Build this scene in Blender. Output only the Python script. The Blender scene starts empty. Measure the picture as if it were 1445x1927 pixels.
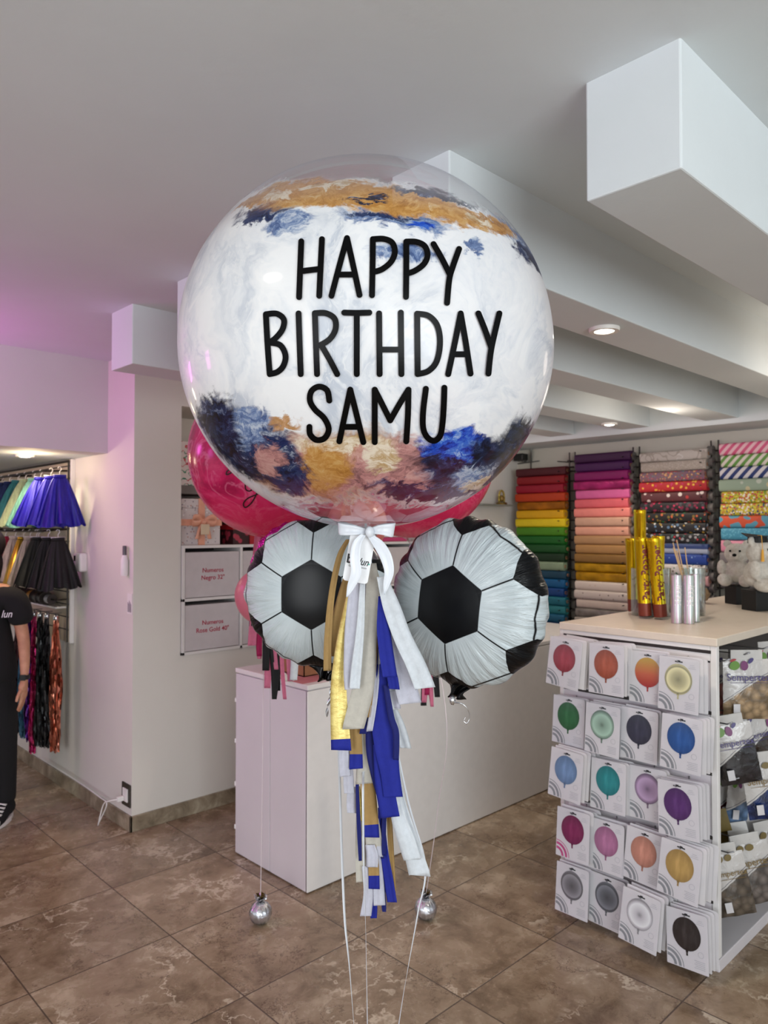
import bpy, bmesh, math, random
from mathutils import Vector, Matrix
from mathutils.geometry import tessellate_polygon
PI = math.pi
rnd = random.Random(7)
scn = bpy.context.scene
COL = scn.collection

# ------------------------------------------------------------------ camera frame
FPX, CX, CY, PITCH, CAMZ = 1391.0, 722.5, 963.5, math.atan(29.5 / 1391.0), 1.6
RGT = Vector((.72, -.694, 0)).normalized()
FWD = Vector((.694, .72, 0)).normalized()
UP = Vector((0, 0, 1))
FP = FWD * math.cos(PITCH) + UP * math.sin(PITCH)
UPP = -FWD * math.sin(PITCH) + UP * math.cos(PITCH)
CAM = Vector((0, 0, CAMZ))
def ray(px, py): return RGT * ((px - CX) / FPX) + FP + UPP * ((CY - py) / FPX)
def P(px, py, Y):
    d = ray(px, py); return CAM + d * (Y / d.dot(FWD))
def PZ(px, py, z):
    d = ray(px, py); return CAM + d * ((z - CAMZ) / d.z)
def PU(px, py, u):
    d = ray(px, py); return CAM + d * (u / d.x)
def PV(px, py, v):
    d = ray(px, py); return CAM + d * (v / d.y)
VIEWROT = math.atan2(RGT.y, RGT.x)      # turns local x to camera right

cam_data = bpy.data.cameras.new('camera'); cam = bpy.data.objects.new('camera', cam_data); COL.objects.link(cam)
cam_data.sensor_fit = 'VERTICAL'; cam_data.sensor_height = 36; cam_data.sensor_width = 27
cam_data.lens = 36 * FPX / 1927
cam.matrix_world = Matrix.Translation(CAM) @ Matrix((RGT, UPP, -FP)).transposed().to_4x4()
cam_data.clip_start = .05
cam_data.dof.use_dof = True; cam_data.dof.focus_distance = 1.55; cam_data.dof.aperture_fstop = 6.5
scn.camera = cam

# ------------------------------------------------------------------ materials
def lin(c):
    return tuple(((x / 255) / 12.92 if x / 255 <= .04045 else ((x / 255 + .055) / 1.055) ** 2.4) for x in c[:3]) + (1,)
class NT:
    def __init__(s, m):
        s.t = m.node_tree; s.n = s.t.nodes; s.l = s.t.links
    def node(s, typ, **kw):
        n = s.n.new(typ)
        for k, v in kw.items(): setattr(n, k, v)
        return n
    def set(s, n, i, v):
        if isinstance(v, bpy.types.NodeSocket): s.l.new(v, n.inputs[i])
        elif v is not None: n.inputs[i].default_value = v
        return n
    def math(s, op, a, b=None, c=None, clamp=False):
        n = s.node('ShaderNodeMath', operation=op, use_clamp=clamp)
        s.set(n, 0, a); s.set(n, 1, b); s.set(n, 2, c); return n.outputs[0]
    def vmath(s, op, a, b=None, out=0):
        n = s.node('ShaderNodeVectorMath', operation=op); s.set(n, 0, a); s.set(n, 1, b); return n.outputs[out]
    def scale(s, a, f):
        n = s.node('ShaderNodeVectorMath', operation='SCALE'); s.set(n, 0, a); s.set(n, 'Scale', f); return n.outputs[0]
    def mix(s, f, a, b, blend='MIX'):
        n = s.node('ShaderNodeMix', data_type='RGBA', blend_type=blend)
        s.set(n, 0, f); s.set(n, 6, a); s.set(n, 7, b); return n.outputs[2]
    def noise(s, vec, scale=5, detail=3, rough=.5, dist=0, out=0):
        n = s.node('ShaderNodeTexNoise'); s.set(n, 'Vector', vec); s.set(n, 'Scale', scale); s.set(n, 'Detail', detail)
        s.set(n, 'Roughness', rough); s.set(n, 'Distortion', dist); return n.outputs[out]
    def ramp(s, f, stops, interp='LINEAR'):
        n = s.node('ShaderNodeValToRGB'); cr = n.color_ramp; cr.interpolation = interp
        while len(cr.elements) < len(stops): cr.elements.new(.5)
        for e, (p, c) in zip(cr.elements, stops): e.position = p; e.color = c
        s.set(n, 0, f); return n.outputs[0]
    def maprange(s, v, a, b, c=0, d=1, smooth=False):
        n = s.node('ShaderNodeMapRange', clamp=True)
        if smooth: n.interpolation_type = 'SMOOTHSTEP'
        s.set(n, 0, v); s.set(n, 1, a); s.set(n, 2, b); s.set(n, 3, c); s.set(n, 4, d); return n.outputs[0]
    def bump(s, h, strength=.3, dist=.01):
        n = s.node('ShaderNodeBump'); s.set(n, 'Strength', strength); s.set(n, 'Distance', dist); s.set(n, 'Height', h); return n.outputs[0]
    def obj(s):
        return s.node('ShaderNodeTexCoord').outputs['Object']
    def sep(s, v):
        n = s.node('ShaderNodeSeparateXYZ'); s.set(n, 0, v); return n.outputs
def newmat(name):
    m = bpy.data.materials.new(name); m.use_nodes = True
    return m, NT(m), m.node_tree.nodes['Principled BSDF'], m.node_tree.nodes['Material Output']
_mc = {}
def M(name, col, rough=.6, metal=0, noise=.06, nscale=20, bump=0, bscale=60, spec=None, emit=None, estr=1, coat=0, transl=0, alpha=None, sheen=0):
    key = (name, tuple(col), rough)
    if key in _mc: return _mc[key]
    m, t, b, out = newmat(name)
    c = lin(col); o = t.obj()
    n = t.noise(o, nscale, 2)
    lo = tuple(x * (1 - noise) for x in c[:3]) + (1,); hi = tuple(min(1, x * (1 + noise)) for x in c[:3]) + (1,)
    cc = t.ramp(n, [(.3, lo), (.7, hi)])
    t.set(b, 'Base Color', cc); t.set(b, 'Roughness', rough); t.set(b, 'Metallic', metal)
    if spec is not None: t.set(b, 'Specular IOR Level', spec)
    if coat: t.set(b, 'Coat Weight', coat)
    if emit: t.set(b, 'Emission Color', lin(emit)); t.set(b, 'Emission Strength', estr)
    if bump: t.set(b, 'Normal', t.bump(t.noise(o, bscale, 3), bump, .01))
    if transl:
        tr = t.node('ShaderNodeBsdfTranslucent'); t.set(tr, 0, cc)
        mx = t.node('ShaderNodeMixShader'); t.set(mx, 0, transl); t.l.new(b.outputs[0], mx.inputs[1]); t.l.new(tr.outputs[0], mx.inputs[2])
        t.l.new(mx.outputs[0], out.inputs[0])
    if alpha is not None: t.set(b, 'Alpha', alpha)
    _mc[key] = m; return m

# ------------------------------------------------------------------ mesh builder
class MB:
    def __init__(s): s.v = []; s.f = []; s.m = []; s.cm = 0; s.X = Matrix()
    def mat(s, i): s.cm = i; return s
    def vert(s, p): s.v.append(s.X @ Vector(p)); return len(s.v) - 1
    def face(s, idx): s.f.append(tuple(idx)); s.m.append(s.cm)
    def box(s, a, b, bev=0):
        x0, y0, z0 = [min(a[i], b[i]) for i in range(3)]; x1, y1, z1 = [max(a[i], b[i]) for i in range(3)]
        i = [s.vert(p) for p in ((x0,y0,z0),(x1,y0,z0),(x1,y1,z0),(x0,y1,z0),(x0,y0,z1),(x1,y0,z1),(x1,y1,z1),(x0,y1,z1))]
        for q in ((0,3,2,1),(4,5,6,7),(0,1,5,4),(1,2,6,5),(2,3,7,6),(3,0,4,7)): s.face([i[k] for k in q])
        return s
    def lathe(s, prof, n=24, c=(0,0,0), caps=True, wob=None):
        c = Vector(c); rings = []
        for (r, z) in prof:
            rings.append([s.vert(c + Vector((r*(1+(wob(k/n*2*PI, z) if wob else 0))*math.cos(k/n*2*PI), r*(1+(wob(k/n*2*PI, z) if wob else 0))*math.sin(k/n*2*PI), z))) for k in range(n)])
        for a, b in zip(rings, rings[1:]):
            for k in range(n): s.face((a[k], a[(k+1) % n], b[(k+1) % n], b[k]))
        if caps: s.face(rings[0][::-1]); s.face(rings[-1])
        return s
    def tube(s, pts, r, n=8, caps=True):
        pts = [Vector(p) for p in pts]; rr = r if isinstance(r, (list, tuple)) else [r]*len(pts)
        rings = []; ref = None
        for i, p in enumerate(pts):
            t = (pts[min(i+1, len(pts)-1)] - pts[max(i-1, 0)]).normalized()
            if ref is None: ref = t.orthogonal().normalized()
            a = (ref - t*ref.dot(t)).normalized(); ref = a; b = t.cross(a)
            rings.append([s.vert(p + (a*math.cos(k/n*2*PI) + b*math.sin(k/n*2*PI))*rr[i]) for k in range(n)])
        for a, b in zip(rings, rings[1:]):
            for k in range(n): s.face((a[k], a[(k+1) % n], b[(k+1) % n], b[k]))
        if caps: s.face(rings[0][::-1]); s.face(rings[-1])
        return s
    def ball(s, c, r, nu=20, nv=12, sc=(1,1,1), fn=None):
        c = Vector(c); rings = []
        for j in range(nv+1):
            th = PI*j/nv; row = []
            for k in range(nu):
                ph = 2*PI*k/nu; d = Vector((math.sin(th)*math.cos(ph), math.sin(th)*math.sin(ph), math.cos(th)))
                q = Vector((d.x*sc[0], d.y*sc[1], d.z*sc[2]))*r*(fn(d) if fn else 1)
                row.append(s.vert(c+q))
            rings.append(row)
        for a, b in zip(rings, rings[1:]):
            for k in range(nu): s.face((a[k], b[k], b[(k+1) % nu], a[(k+1) % nu]))
        return s
    def poly(s, pts, depth=None):           # flat polygon (3-D points), optional extrusion vector
        pts = [Vector(p) for p in pts]; n = len(pts)
        base = [s.vert(p) for p in pts]
        for t in tessellate_polygon([pts]): s.face([base[k] for k in t])
        if depth is not None:
            d = Vector(depth); top = [s.vert(p+d) for p in pts]
            for t in tessellate_polygon([pts]): s.face([top[k] for k in t[::-1]])
            for k in range(n): s.face((base[k], base[(k+1) % n], top[(k+1) % n], top[k]))
        return s
    def grid(s, rows):
        idx = [[s.vert(p) for p in r] for r in rows]
        for a, b in zip(idx, idx[1:]):
            for k in range(len(a)-1): s.face((a[k], a[k+1], b[k+1], b[k]))
        return s
    def build(s, name, mats, parent=None, smooth=False, origin=None, bevel=0, solid=0, bseg=2, recalc=True, inv=None):
        me = bpy.data.meshes.new(name)
        o = Vector(origin) if origin is not None else Vector((0,0,0))
        me.from_pydata([tuple(v-o) for v in s.v], [], s.f)
        if not isinstance(mats, (list, tuple)): mats = [mats]
        for m in mats: me.materials.append(m)
        for p, mi in zip(me.polygons, s.m): p.material_index = mi
        if recalc:
            bm = bmesh.new(); bm.from_mesh(me); bmesh.ops.recalc_face_normals(bm, faces=bm.faces); bm.to_mesh(me); bm.free()
        if smooth:
            for p in me.polygons: p.use_smooth = True
        me.update()
        ob = bpy.data.objects.new(name, me); COL.objects.link(ob); ob.location = o
        if smooth == 'auto':
            for p in me.polygons: p.use_smooth = True
            try: me.set_sharp_from_angle(angle=math.radians(40))
            except Exception: pass
        if parent is not None:
            ob.parent = parent; ob.matrix_parent_inverse = Matrix()
        if solid:
            md = ob.modifiers.new('solid', 'SOLIDIFY'); md.thickness = solid; md.offset = 0
        if bevel:
            md = ob.modifiers.new('bevel', 'BEVEL'); md.width = bevel; md.segments = bseg; md.limit_method = 'ANGLE'; md.harden_normals = False
        return ob
def tag(o, label=None, cat=None, group=None, kind=None):
    if label: o['label'] = label
    if cat: o['category'] = cat
    if group: o['group'] = group
    if kind: o['kind'] = kind
    return o
def empty(name, loc=(0,0,0), rz=0, label=None, cat=None, group=None, rot=None):
    o = bpy.data.objects.new(name, None); COL.objects.link(o); o.location = loc; o.rotation_euler = rot if rot else (0,0,rz)
    o.empty_display_size = .05
    return tag(o, label, cat, group)
def copy_tree(o, parent=None, loc=None, rz=None, label=None, group=None):
    c = o.copy(); COL.objects.link(c)
    if parent is not None: c.parent = parent
    if loc is not None: c.location = loc
    if rz is not None: c.rotation_euler = (0,0,rz)
    if label: c['label'] = label
    if group: c['group'] = group
    for ch in [x for x in bpy.data.objects if x.parent == o]: copy_tree(ch, c)
    return c
def struct(mb, name, mats, **k):
    o = mb.build(name, mats, **k); o['kind'] = 'structure'; return o
def smoothpts(pts, n=6):
    pts = [Vector(p) for p in pts]
    if len(pts) < 3: 
        a, b = pts; return [a.lerp(b, i/n) for i in range(n+1)]
    out = []
    for i in range(len(pts)-1):
        p0 = pts[max(i-1,0)]; p1 = pts[i]; p2 = pts[i+1]; p3 = pts[min(i+2,len(pts)-1)]
        for k in range(n):
            t = k/n
            out.append(.5*((2*p1)+(-p0+p2)*t+(2*p0-5*p1+4*p2-p3)*t*t+(-p0+3*p1-3*p2+p3)*t**3))
    out.append(pts[-1]); return out
def stroke(mb, pts, w, fmap):               # round-capped pen stroke in 2-D, mapped to 3-D by fmap(x, y)
    pts = [Vector((p[0], p[1])) for p in pts]; n = len(pts)
    L = []
    for i, p in enumerate(pts):
        t = (pts[min(i+1,n-1)]-pts[max(i-1,0)]).normalized(); L.append((p, t, Vector((-t.y, t.x))))
    rows = []
    for k in range(6):
        a = PI/2*(k/6); p, t, nn = L[0]; rows.append((p-t*(w/2*math.cos(a)), nn*(w/2*math.sin(a))))
    for p, t, nn in L: rows.append((p, nn*w/2))
    for k in range(5, -1, -1):
        a = PI/2*(k/6); p, t, nn = L[-1]; rows.append((p+t*(w/2*math.cos(a)), nn*(w/2*math.sin(a))))
    mb.grid([[fmap(*(c-d)), fmap(*c), fmap(*(c+d))] for c, d in rows])
_textcache = {}
def textmesh(txt, size=1, bold=0, shear=0):
    key = (txt, bold, shear)
    if key not in _textcache:
        cu = bpy.data.curves.new('txt', 'FONT'); cu.body = txt; cu.align_x = 'CENTER'; cu.align_y = 'CENTER'; cu.size = 1; cu.offset = bold; cu.shear = shear; cu.resolution_u = 3
        ob = bpy.data.objects.new('txt', cu); COL.objects.link(ob)
        dg = bpy.context.evaluated_depsgraph_get(); me = bpy.data.meshes.new_from_object(ob.evaluated_get(dg))
        bm = bmesh.new(); bm.from_mesh(me); bmesh.ops.triangulate(bm, faces=bm.faces)
        _textcache[key] = ([tuple(v.co) for v in bm.verts], [tuple(v.index for v in f.verts) for f in bm.faces])
        bm.free(); bpy.data.objects.remove(ob); bpy.data.curves.remove(cu); bpy.data.meshes.remove(me)
    return _textcache[key]
def addtext(mb, txt, size, fmap, bold=0, shear=0):
    vs, fs = textmesh(txt, 1, bold, shear); b = len(mb.v)
    for v in vs: mb.vert(fmap(v[0]*size, v[1]*size))
    for f in fs: mb.face([b+k for k in f])
# ------------------------------------------------------------------ room shell
ZC, ZB, ZN = 2.54, 2.288, 2.02
UA, VB, UR = 1.767, 3.748, 5.2
def wallmat(name, col, rough=.75, bump=.12):
    m, t, b, out = newmat(name); o = t.obj()
    n = t.noise(o, 1.3, 4, .6); c = lin(col)
    t.set(b, 'Base Color', t.ramp(n, [(.3, tuple(x*.93 for x in c[:3])+(1,)), (.7, c)]))
    t.set(b, 'Roughness', rough); t.set(b, 'Normal', t.bump(t.noise(o, 45, 4), bump, .004)); return m
m_wall = wallmat('wall_paint', (226,221,214)); m_ceil = wallmat('ceiling_paint', (222,228,230)); m_wallg = wallmat('niche_paint', (208,205,192))

def floor_material():
    m, t, b, out = newmat('marble_tile_floor'); o = t.obj(); s = t.sep(o)
    T = .525
    fu = t.math('DIVIDE', t.math('SUBTRACT', s[0], 1.958), T); fv = t.math('DIVIDE', t.math('SUBTRACT', s[1], 1.648), T)
    iu = t.math('FLOOR', fu); iv = t.math('FLOOR', fv)
    cmb = t.node('ShaderNodeCombineXYZ'); t.set(cmb, 0, iu); t.set(cmb, 1, iv)
    wn = t.node('ShaderNodeTexWhiteNoise'); wn.noise_dimensions = '3D'; t.set(wn, 'Vector', cmb.outputs[0])
    vec = t.vmath('ADD', o, t.scale(wn.outputs['Color'], 13.0))
    big = t.noise(vec, 2.2, 6, .62, .9)
    fine = t.noise(vec, 9, 8, .7, .4)
    c1 = t.ramp(t.math('ADD', t.math('MULTIPLY', big, .5), t.math('MULTIPLY', fine, .5)),
                [(.36, lin((108,88,68))), (.46, lin((146,124,101))), (.54, lin((163,142,119))), (.64, lin((194,175,152)))])
    warp = t.noise(vec, 3.2, 5, .65, 0, 1)
    v1 = t.math('ABSOLUTE', t.math('SUBTRACT', t.noise(t.vmath('ADD', vec, t.scale(warp, .55)), 2.1, 3, .55), .5))
    vein = t.maprange(v1, 0, .017, 1, 0, True)
    vm = t.math('MULTIPLY', vein, t.maprange(t.noise(vec, 2.7, 2), .42, .6, 0, .85, True))
    c2 = t.mix(vm, c1, lin((214,198,176)))
    v2 = t.math('ABSOLUTE', t.math('SUBTRACT', t.noise(t.vmath('ADD', vec, t.scale(warp, .8)), 3.6, 4, .6), .52))
    vm2 = t.math('MULTIPLY', t.maprange(v2, 0, .016, 1, 0, True), t.maprange(t.noise(vec, 1.9, 2), .4, .55, 0, .6, True))
    c3 = t.mix(vm2, c2, lin((78,54,40)))
    tv = t.maprange(wn.outputs['Value'], 0, 1, .88, 1.08)
    c3 = t.vmath('MULTIPLY', c3, t.node('ShaderNodeCombineXYZ').outputs[0]) if False else t.scale(c3, tv)
    def edge(f):
        fr = t.math('FRACT', f); return t.math('MINIMUM', fr, t.math('SUBTRACT', 1.0, fr))
    e = t.math('MINIMUM', edge(fu), edge(fv))
    g = t.maprange(e, .0035, .0065, 1, 0, True)
    col = t.mix(g, c3, lin((84,68,56)))
    t.set(b, 'Base Color', col)
    t.set(b, 'Roughness', t.maprange(fine, .3, .7, .16, .34)); t.set(b, 'Specular IOR Level', .45)
    t.set(b, 'Normal', t.bump(t.math('SUBTRACT', t.math('MULTIPLY', fine, .12), g), .25, .003)); return m
m_floor = floor_material()
struct(MB().box((-4,-4,-.1), (UR+.1, 8.2, 0)), 'floor', m_floor)
struct(MB().box((-4,-4,ZC), (UR+.1, 4.25, ZC+.1)), 'ceiling', m_ceil)
struct(MB().box((-4,4.25,ZN), (UA, 8.2, ZN+.1)), 'ceiling_alcove', m_ceil)
struct(MB().box((-4,4.08,ZN), (UA, 4.25, ZC)), 'trim_1', wallmat('bulkhead_paint', (214,206,210)))
struct(MB().box((UA,VB,0), (UA+.1, 8.2, ZC)), 'wall_left', m_wall)
NU0, NU1, NZ0, NZ1 = 2.043, 3.95, .89, 2.28
w = MB(); U0 = UA+.1
w.box((U0,VB,0),(NU0,VB+.5,ZC)); w.box((NU0,VB,0),(NU1,VB+.5,NZ0)); w.box((NU0,VB,NZ1),(NU1,VB+.5,ZC)); w.box((NU1,VB,0),(UR,VB+.5,ZC)); w.box((NU0,VB+.42,NZ0),(NU1,VB+.5,NZ1))
struct(w, 'wall_back', m_wall)
struct(MB().box((UR,-4,0),(UR+.1,VB+.5,ZC)), 'wall_right', m_wallg)
struct(MB().box((-4,8.1,0),(UA,8.2,ZN)), 'wall_far', m_wall)
for k in range(5):
    v0 = .612+.585*k
    struct(MB().box((1.38, v0, ZB),(4.8, v0+.205, ZC+.01)), 'trim_%d' % (k+2), m_ceil, bevel=.004)
struct(MB().box((4.8,-3,ZB-.03),(UR,VB,ZC+.01)), 'trim_7', m_ceil)
# baseboards of the same marble
def base_material():
    m, t, b, out = newmat('marble_skirting'); o = t.obj()
    n = t.noise(o, 9, 7, .65, .6)
    t.set(b, 'Base Color', t.ramp(n, [(.3, lin((104,92,74))), (.5, lin((146,132,112))), (.7, lin((186,174,152)))])); t.set(b, 'Roughness', .3); return m
m_base = base_material()
struct(MB().box((UA-.012, VB-.012, 0),(UA, 8.1, .082)), 'baseboard_left', m_base, bevel=.002)
struct(MB().box((UA-.012, VB-.012, 0),(UR, VB, .082)), 'baseboard_back', m_base, bevel=.002)

# ------------------------------------------------------------------ lights
def area(name, loc, target, size, energy, col, sy=None):
    l = bpy.data.lights.new(name, 'AREA'); l.energy = energy; l.color = col; l.size = size
    if sy: l.shape = 'RECTANGLE'; l.size_y = sy
    o = bpy.data.objects.new(name, l); COL.objects.link(o); o.location = loc
    o.rotation_euler = (Vector(target)-Vector(loc)).to_track_quat('-Z', 'Y').to_euler(); return o
def W(X, Y, z): return RGT*X + FWD*Y + UP*z
area('shop_window_light', W(1.7,-2.3,1.6), W(-.1,1.9,1.9), 2.4, 98, (.91,.97,1), 1.9)
area('rear_left_light', W(-1.9,-2.4,1.5), W(0.2,3,1.4), 1.2, 42, (.96,.98,1), 2.0)  # soft area light from behind the camera at left
area('neon_glow', W(-3.3,2.2,1.9), W(-1.6,4.2,2.3), .5, 6, (1,.16,.85), .35)
area('neon_ceiling_glow', W(-2.45,3.15,2.05), W(-1.3,3.5,2.6), .35, 4.5, (1,.14,.85), .25)
wld = bpy.data.worlds.new('world'); scn.world = wld; wld.use_nodes = True
bg = wld.node_tree.nodes['Background']; bg.inputs[0].default_value = (.88,.945,1,1); bg.inputs[1].default_value = .93
m_lamp = M('lamp_glow', (255,250,235), .5, emit=(255,246,228), estr=14)
m_rim = M('lamp_rim', (235,232,226), .4)
def downlight(p, label, e=26, col=(1,.88,.72), k=1):
    t = empty('ceiling_downlight', p, label=label, cat='ceiling light', group='recessed round ceiling lights')
    MB().lathe([(.034,-.012),(.05,-.012),(.052,-.006),(.052,0),(.034,0)], 28, caps=False).build('rim', m_rim, t, smooth='auto')
    MB().lathe([(.0341,-.009),(.02,-.014),(.001,-.015)], 28, caps=False).build('bulb', m_lamp, t, smooth=True)
    t.scale = (k, k, 1)
    l = bpy.data.lights.new('spot', 'SPOT'); l.energy = e; l.color = col; l.spot_size = 2.5; l.spot_blend = .6; l.shadow_soft_size = .035
    o = bpy.data.objects.new('downlight_lamp', l); COL.objects.link(o); o.location = (p[0], p[1], p[2]-.03)
q = PZ(1137,618,ZB); downlight((q.x, .612+.585+.103, ZB), 'glowing round downlight in the beam above right, nearer and larger one')
q = PZ(1117,800,ZB); downlight((q.x, .612+.585*3+.103, ZB), 'small glowing round downlight farther back, above the purple paper rolls')
q = PZ(47,856,ZN); downlight((q.x, q.y, ZN), 'glowing downlight in the low alcove ceiling above the hanging skirts', 13, (1,.82,.52))
for p in ((3.6,.9),(3.9,3.2),(2.9,3.25),(4.2,2.0)):
    l = bpy.data.lights.new('fill_lamp','POINT'); l.energy = 3.5; l.color = (1,.86,.72); l.shadow_soft_size = .15
    o = bpy.data.objects.new('ceiling_fill_lamp', l); COL.objects.link(o); o.location = (p[0],p[1],2.2)
l = bpy.data.lights.new('fill_lamp','POINT'); l.energy = 7; l.color = (1,.82,.6); l.shadow_soft_size = .1
o = bpy.data.objects.new('alcove_fill', l); COL.objects.link(o); o.location = (.6,4.9,1.8)  # bare warm fill point inside the alcove, without a fixture
l = bpy.data.lights.new('fill_lamp','POINT'); l.energy = 2.6; l.color = (1,.78,.45); l.shadow_soft_size = .06
o = bpy.data.objects.new('alcove_wall_fill', l); COL.objects.link(o); o.location = (UA-.32,4.36,1.95)  # added warm point that brightens the alcove wall, no fitting there

# ------------------------------------------------------------------ counter
m_white = M('white_laminate', (222,216,220), .35, noise=.02, nscale=4)
m_whiteb = M('white_laminate_edge', (236,232,230), .4, noise=.02)
m_gap = M('dark_gap', (70,62,64), .8)
t = empty('shop_counter', (2.02,2.578,0), label='long white laminate counter behind the balloons, pink glow on its end', cat='counter')
MB().box((.012,.012,.0),(2.6,.565,.885)).build('body', m_white, t, bevel=.003)
MB().box((0,0,.885),(2.61,.578,.907)).build('worktop', m_whiteb, t, bevel=.003)
MB().box((0,.004,.006),(.0125,.281,.88)).build('end_panel', m_white, t, bevel=.002)
MB().box((0,.285,.006),(.0125,.572,.88)).build('end_panel', m_white, t, bevel=.002)
MB().box((.0,0,.006),(2.6,.0125,.88)).build('front_panel', m_whiteb, t, bevel=.002)
for i, z in enumerate((.12,.33,.54,.74)):
    MB().lathe([(.006,0),(.006,.02)], 8).build('hinge', m_whiteb, t).location = (.002,.574,z)

# things on the counter
m_card = M('cardboard', (152,104,72), .8, noise=.1)
q = PZ(572,1274,.909)
t = empty('cardboard_box', (q.x,q.y,.909), label='open brown cardboard box on the counter behind the left football balloon', cat='box')
b = MB(); W_, D_, H_ = .34,.3,.13
b.box((0,0,0),(W_,D_,.004)); b.box((0,0,0),(W_,.004,H_)); b.box((0,D_-.004,0),(W_,D_,H_)); b.box((0,0,0),(.004,D_,H_)); b.box((W_-.004,0,0),(W_,D_,H_)); b.build('box_body', m_card, t)
b = MB(); b.grid([[(0,0,H_),(W_,0,H_)],[(0,-.05,H_-.04),(W_,-.05,H_-.04)]]); b.build('flap', m_card, t, solid=.003)
t = empty('pink_mat', (2.022,2.62,.9075), label='thin pink paper sheet lying on the counter end under the cardboard box', cat='paper')
MB().box((0,0,0),(.62,.3,.001)).build('sheet', M('pink_paper', (206,132,138), .7), t)
p = PZ(545,1284,.9085)
t = empty('paper_slip', (p.x,p.y,.9085), .4, label='small white paper slip beside the pink streamers on the counter', cat='paper')
b = MB(); b.grid([[(0,0,0),(.06,0,0)],[(0,.03,.002),(.06,.03,.001)],[(0,.06,.03),(.06,.06,.028)]]); b.build('sheet', M('white_paper', (232,230,228), .7), t, solid=.001)

# ------------------------------------------------------------------ cabinet in the niche
m_cab = M('cabinet_white', (226,222,220), .4, noise=.02); m_door = M('cabinet_lilac', (202,194,196), .45, noise=.03)
m_red = M('red_print', (176,30,66), .6)
cab = empty('storage_cabinet', (NU0+.004, VB, NZ0), label='white cube storage cabinet with pale lift-up bins set into the wall niche', cat='cabinet')
cw, ch, n = .376, .297, 5
fr = MB(); T_ = .016
for i in range(n+1): fr.box((i*cw-T_/2+.008,-.012,0),(i*cw+T_/2+.008,.3,2*ch))
for j in range(3): fr.box((0,-.012,j*ch-T_/2+.008),(n*cw+T_,.3,j*ch+T_/2+.008))
fr.box((0,.295,0),(n*cw+.016,.3,2*ch))
fr.build('frame', m_cab, cab, bevel=.001)
texts = {(0,1): ('Numeros','Negro 32"'), (0,0): ('Numeros','Rose Gold 40"'), (1,1): ('Numeros','Oro 32"')}
for i in range(n):
    for j in range(2):
        bx = MB(); x0 = i*cw+.008+T_/2+.004; z0 = j*ch+.008+T_/2+.003
        bx.box((x0,-.006,z0),(x0+cw-T_-.008,.27,z0+ch-T_-.026))
        d = bx.build('bin', m_door, cab, bevel=.002)
        if (i,j) in texts and i == 0:
            tx = MB(); cx = x0+(cw-T_-.008)/2; cz = z0+(ch-T_-.02)/2
            for k, s_ in enumerate(texts[(i,j)]): addtext(tx, s_, .036, lambda a, c, k=k: (cx+a, -.0075, cz+.02-.042*k+c), .012)
            tx.build('printed_name', m_red, d, recalc=False)
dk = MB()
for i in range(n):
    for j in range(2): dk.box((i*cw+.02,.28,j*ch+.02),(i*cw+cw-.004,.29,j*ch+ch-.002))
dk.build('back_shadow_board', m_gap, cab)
CT = NZ0+2*ch+.016
# upper shelf in the niche
t = empty('niche_shelf', (NU0, VB+.12, 1.845), label='grey shelf board across the wall niche above the gift boxes', cat='shelf')
MB().box((0,0,-.05),(NU1-NU0,.3,0)).build('board', M('shelf_grey', (120,114,112), .6), t, bevel=.002)
def pattern_mat(name, base, cols, scale, thr=.45, rough=.6, randomness=1, feature='F1'):
    m, tt, b, out = newmat(name); o = tt.obj()
    v = tt.node('ShaderNodeTexVoronoi'); v.feature = feature; tt.set(v, 'Vector', o); tt.set(v, 'Scale', scale); tt.set(v, 'Randomness', randomness)
    h = tt.node('ShaderNodeSeparateColor'); tt.set(h, 0, v.outputs['Color'])
    stops = [(i/len(cols), lin(c)) for i, c in enumerate(cols)]
    cc = tt.ramp(h.outputs[0], stops, 'CONSTANT')
    mk = tt.maprange(v.outputs['Distance'], thr*.85, thr, 1, 0)
    tt.set(b, 'Base Color', tt.mix(mk, lin(base), cc)); tt.set(b, 'Roughness', rough); return m
def squiggle_mat(name, base, cols, scale, thr=.06):
    m, tt, b, out = newmat(name); o = tt.obj()
    n1 = tt.noise(o, scale, 1, .3); mk = tt.maprange(tt.math('ABSOLUTE', tt.math('SUBTRACT', n1, .5)), thr*.8, thr, 1, 0)
    cc = tt.ramp(tt.noise(o, scale*.35, 1), [((i+.5)/len(cols)*.5+.22, lin(c)) for i, c in enumerate(cols)], 'CONSTANT')
    tt.set(b, 'Base Color', tt.mix(mk, lin(base), cc)); tt.set(b, 'Roughness', .6); return m
def ribbon_bow(parent, c, s, mat, name='bow'):
    b = MB(); c = Vector(c)
    for sg in (-1,1):
        pts = [c, c+Vector((sg*.5*s,-.25*s,.35*s)), c+Vector((sg*1.0*s,-.3*s,.3*s)), c+Vector((sg*.95*s,-.2*s,-.1*s)), c+Vector((sg*.4*s,-.12*s,-.1*s)), c]
        pp = smoothpts(pts, 5); b.grid([[p+Vector((0,-.06*s,.22*s)), p+Vector((0,.06*s,-.22*s))] for p in pp])
        pp = smoothpts([c, c+Vector((sg*.35*s,-.1*s,-.6*s)), c+Vector((sg*.55*s,-.05*s,-1.3*s))], 5)
        b.grid([[p+Vector((-.16*s,0,0)), p+Vector((.16*s,-.02*s,0))] for p in pp])
    b.ball(c+Vector((0,-.12*s,0)), .2*s, 12, 8)
    return b.build(name, mat, parent, smooth=True, solid=.002)
m_peach = M('peach_satin', (236,170,142), .35, sheen=.3); m_speck = pattern_mat('speckled_paper', (214,206,206), [(150,140,150),(190,150,140),(240,240,240)], 60, .3)
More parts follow.
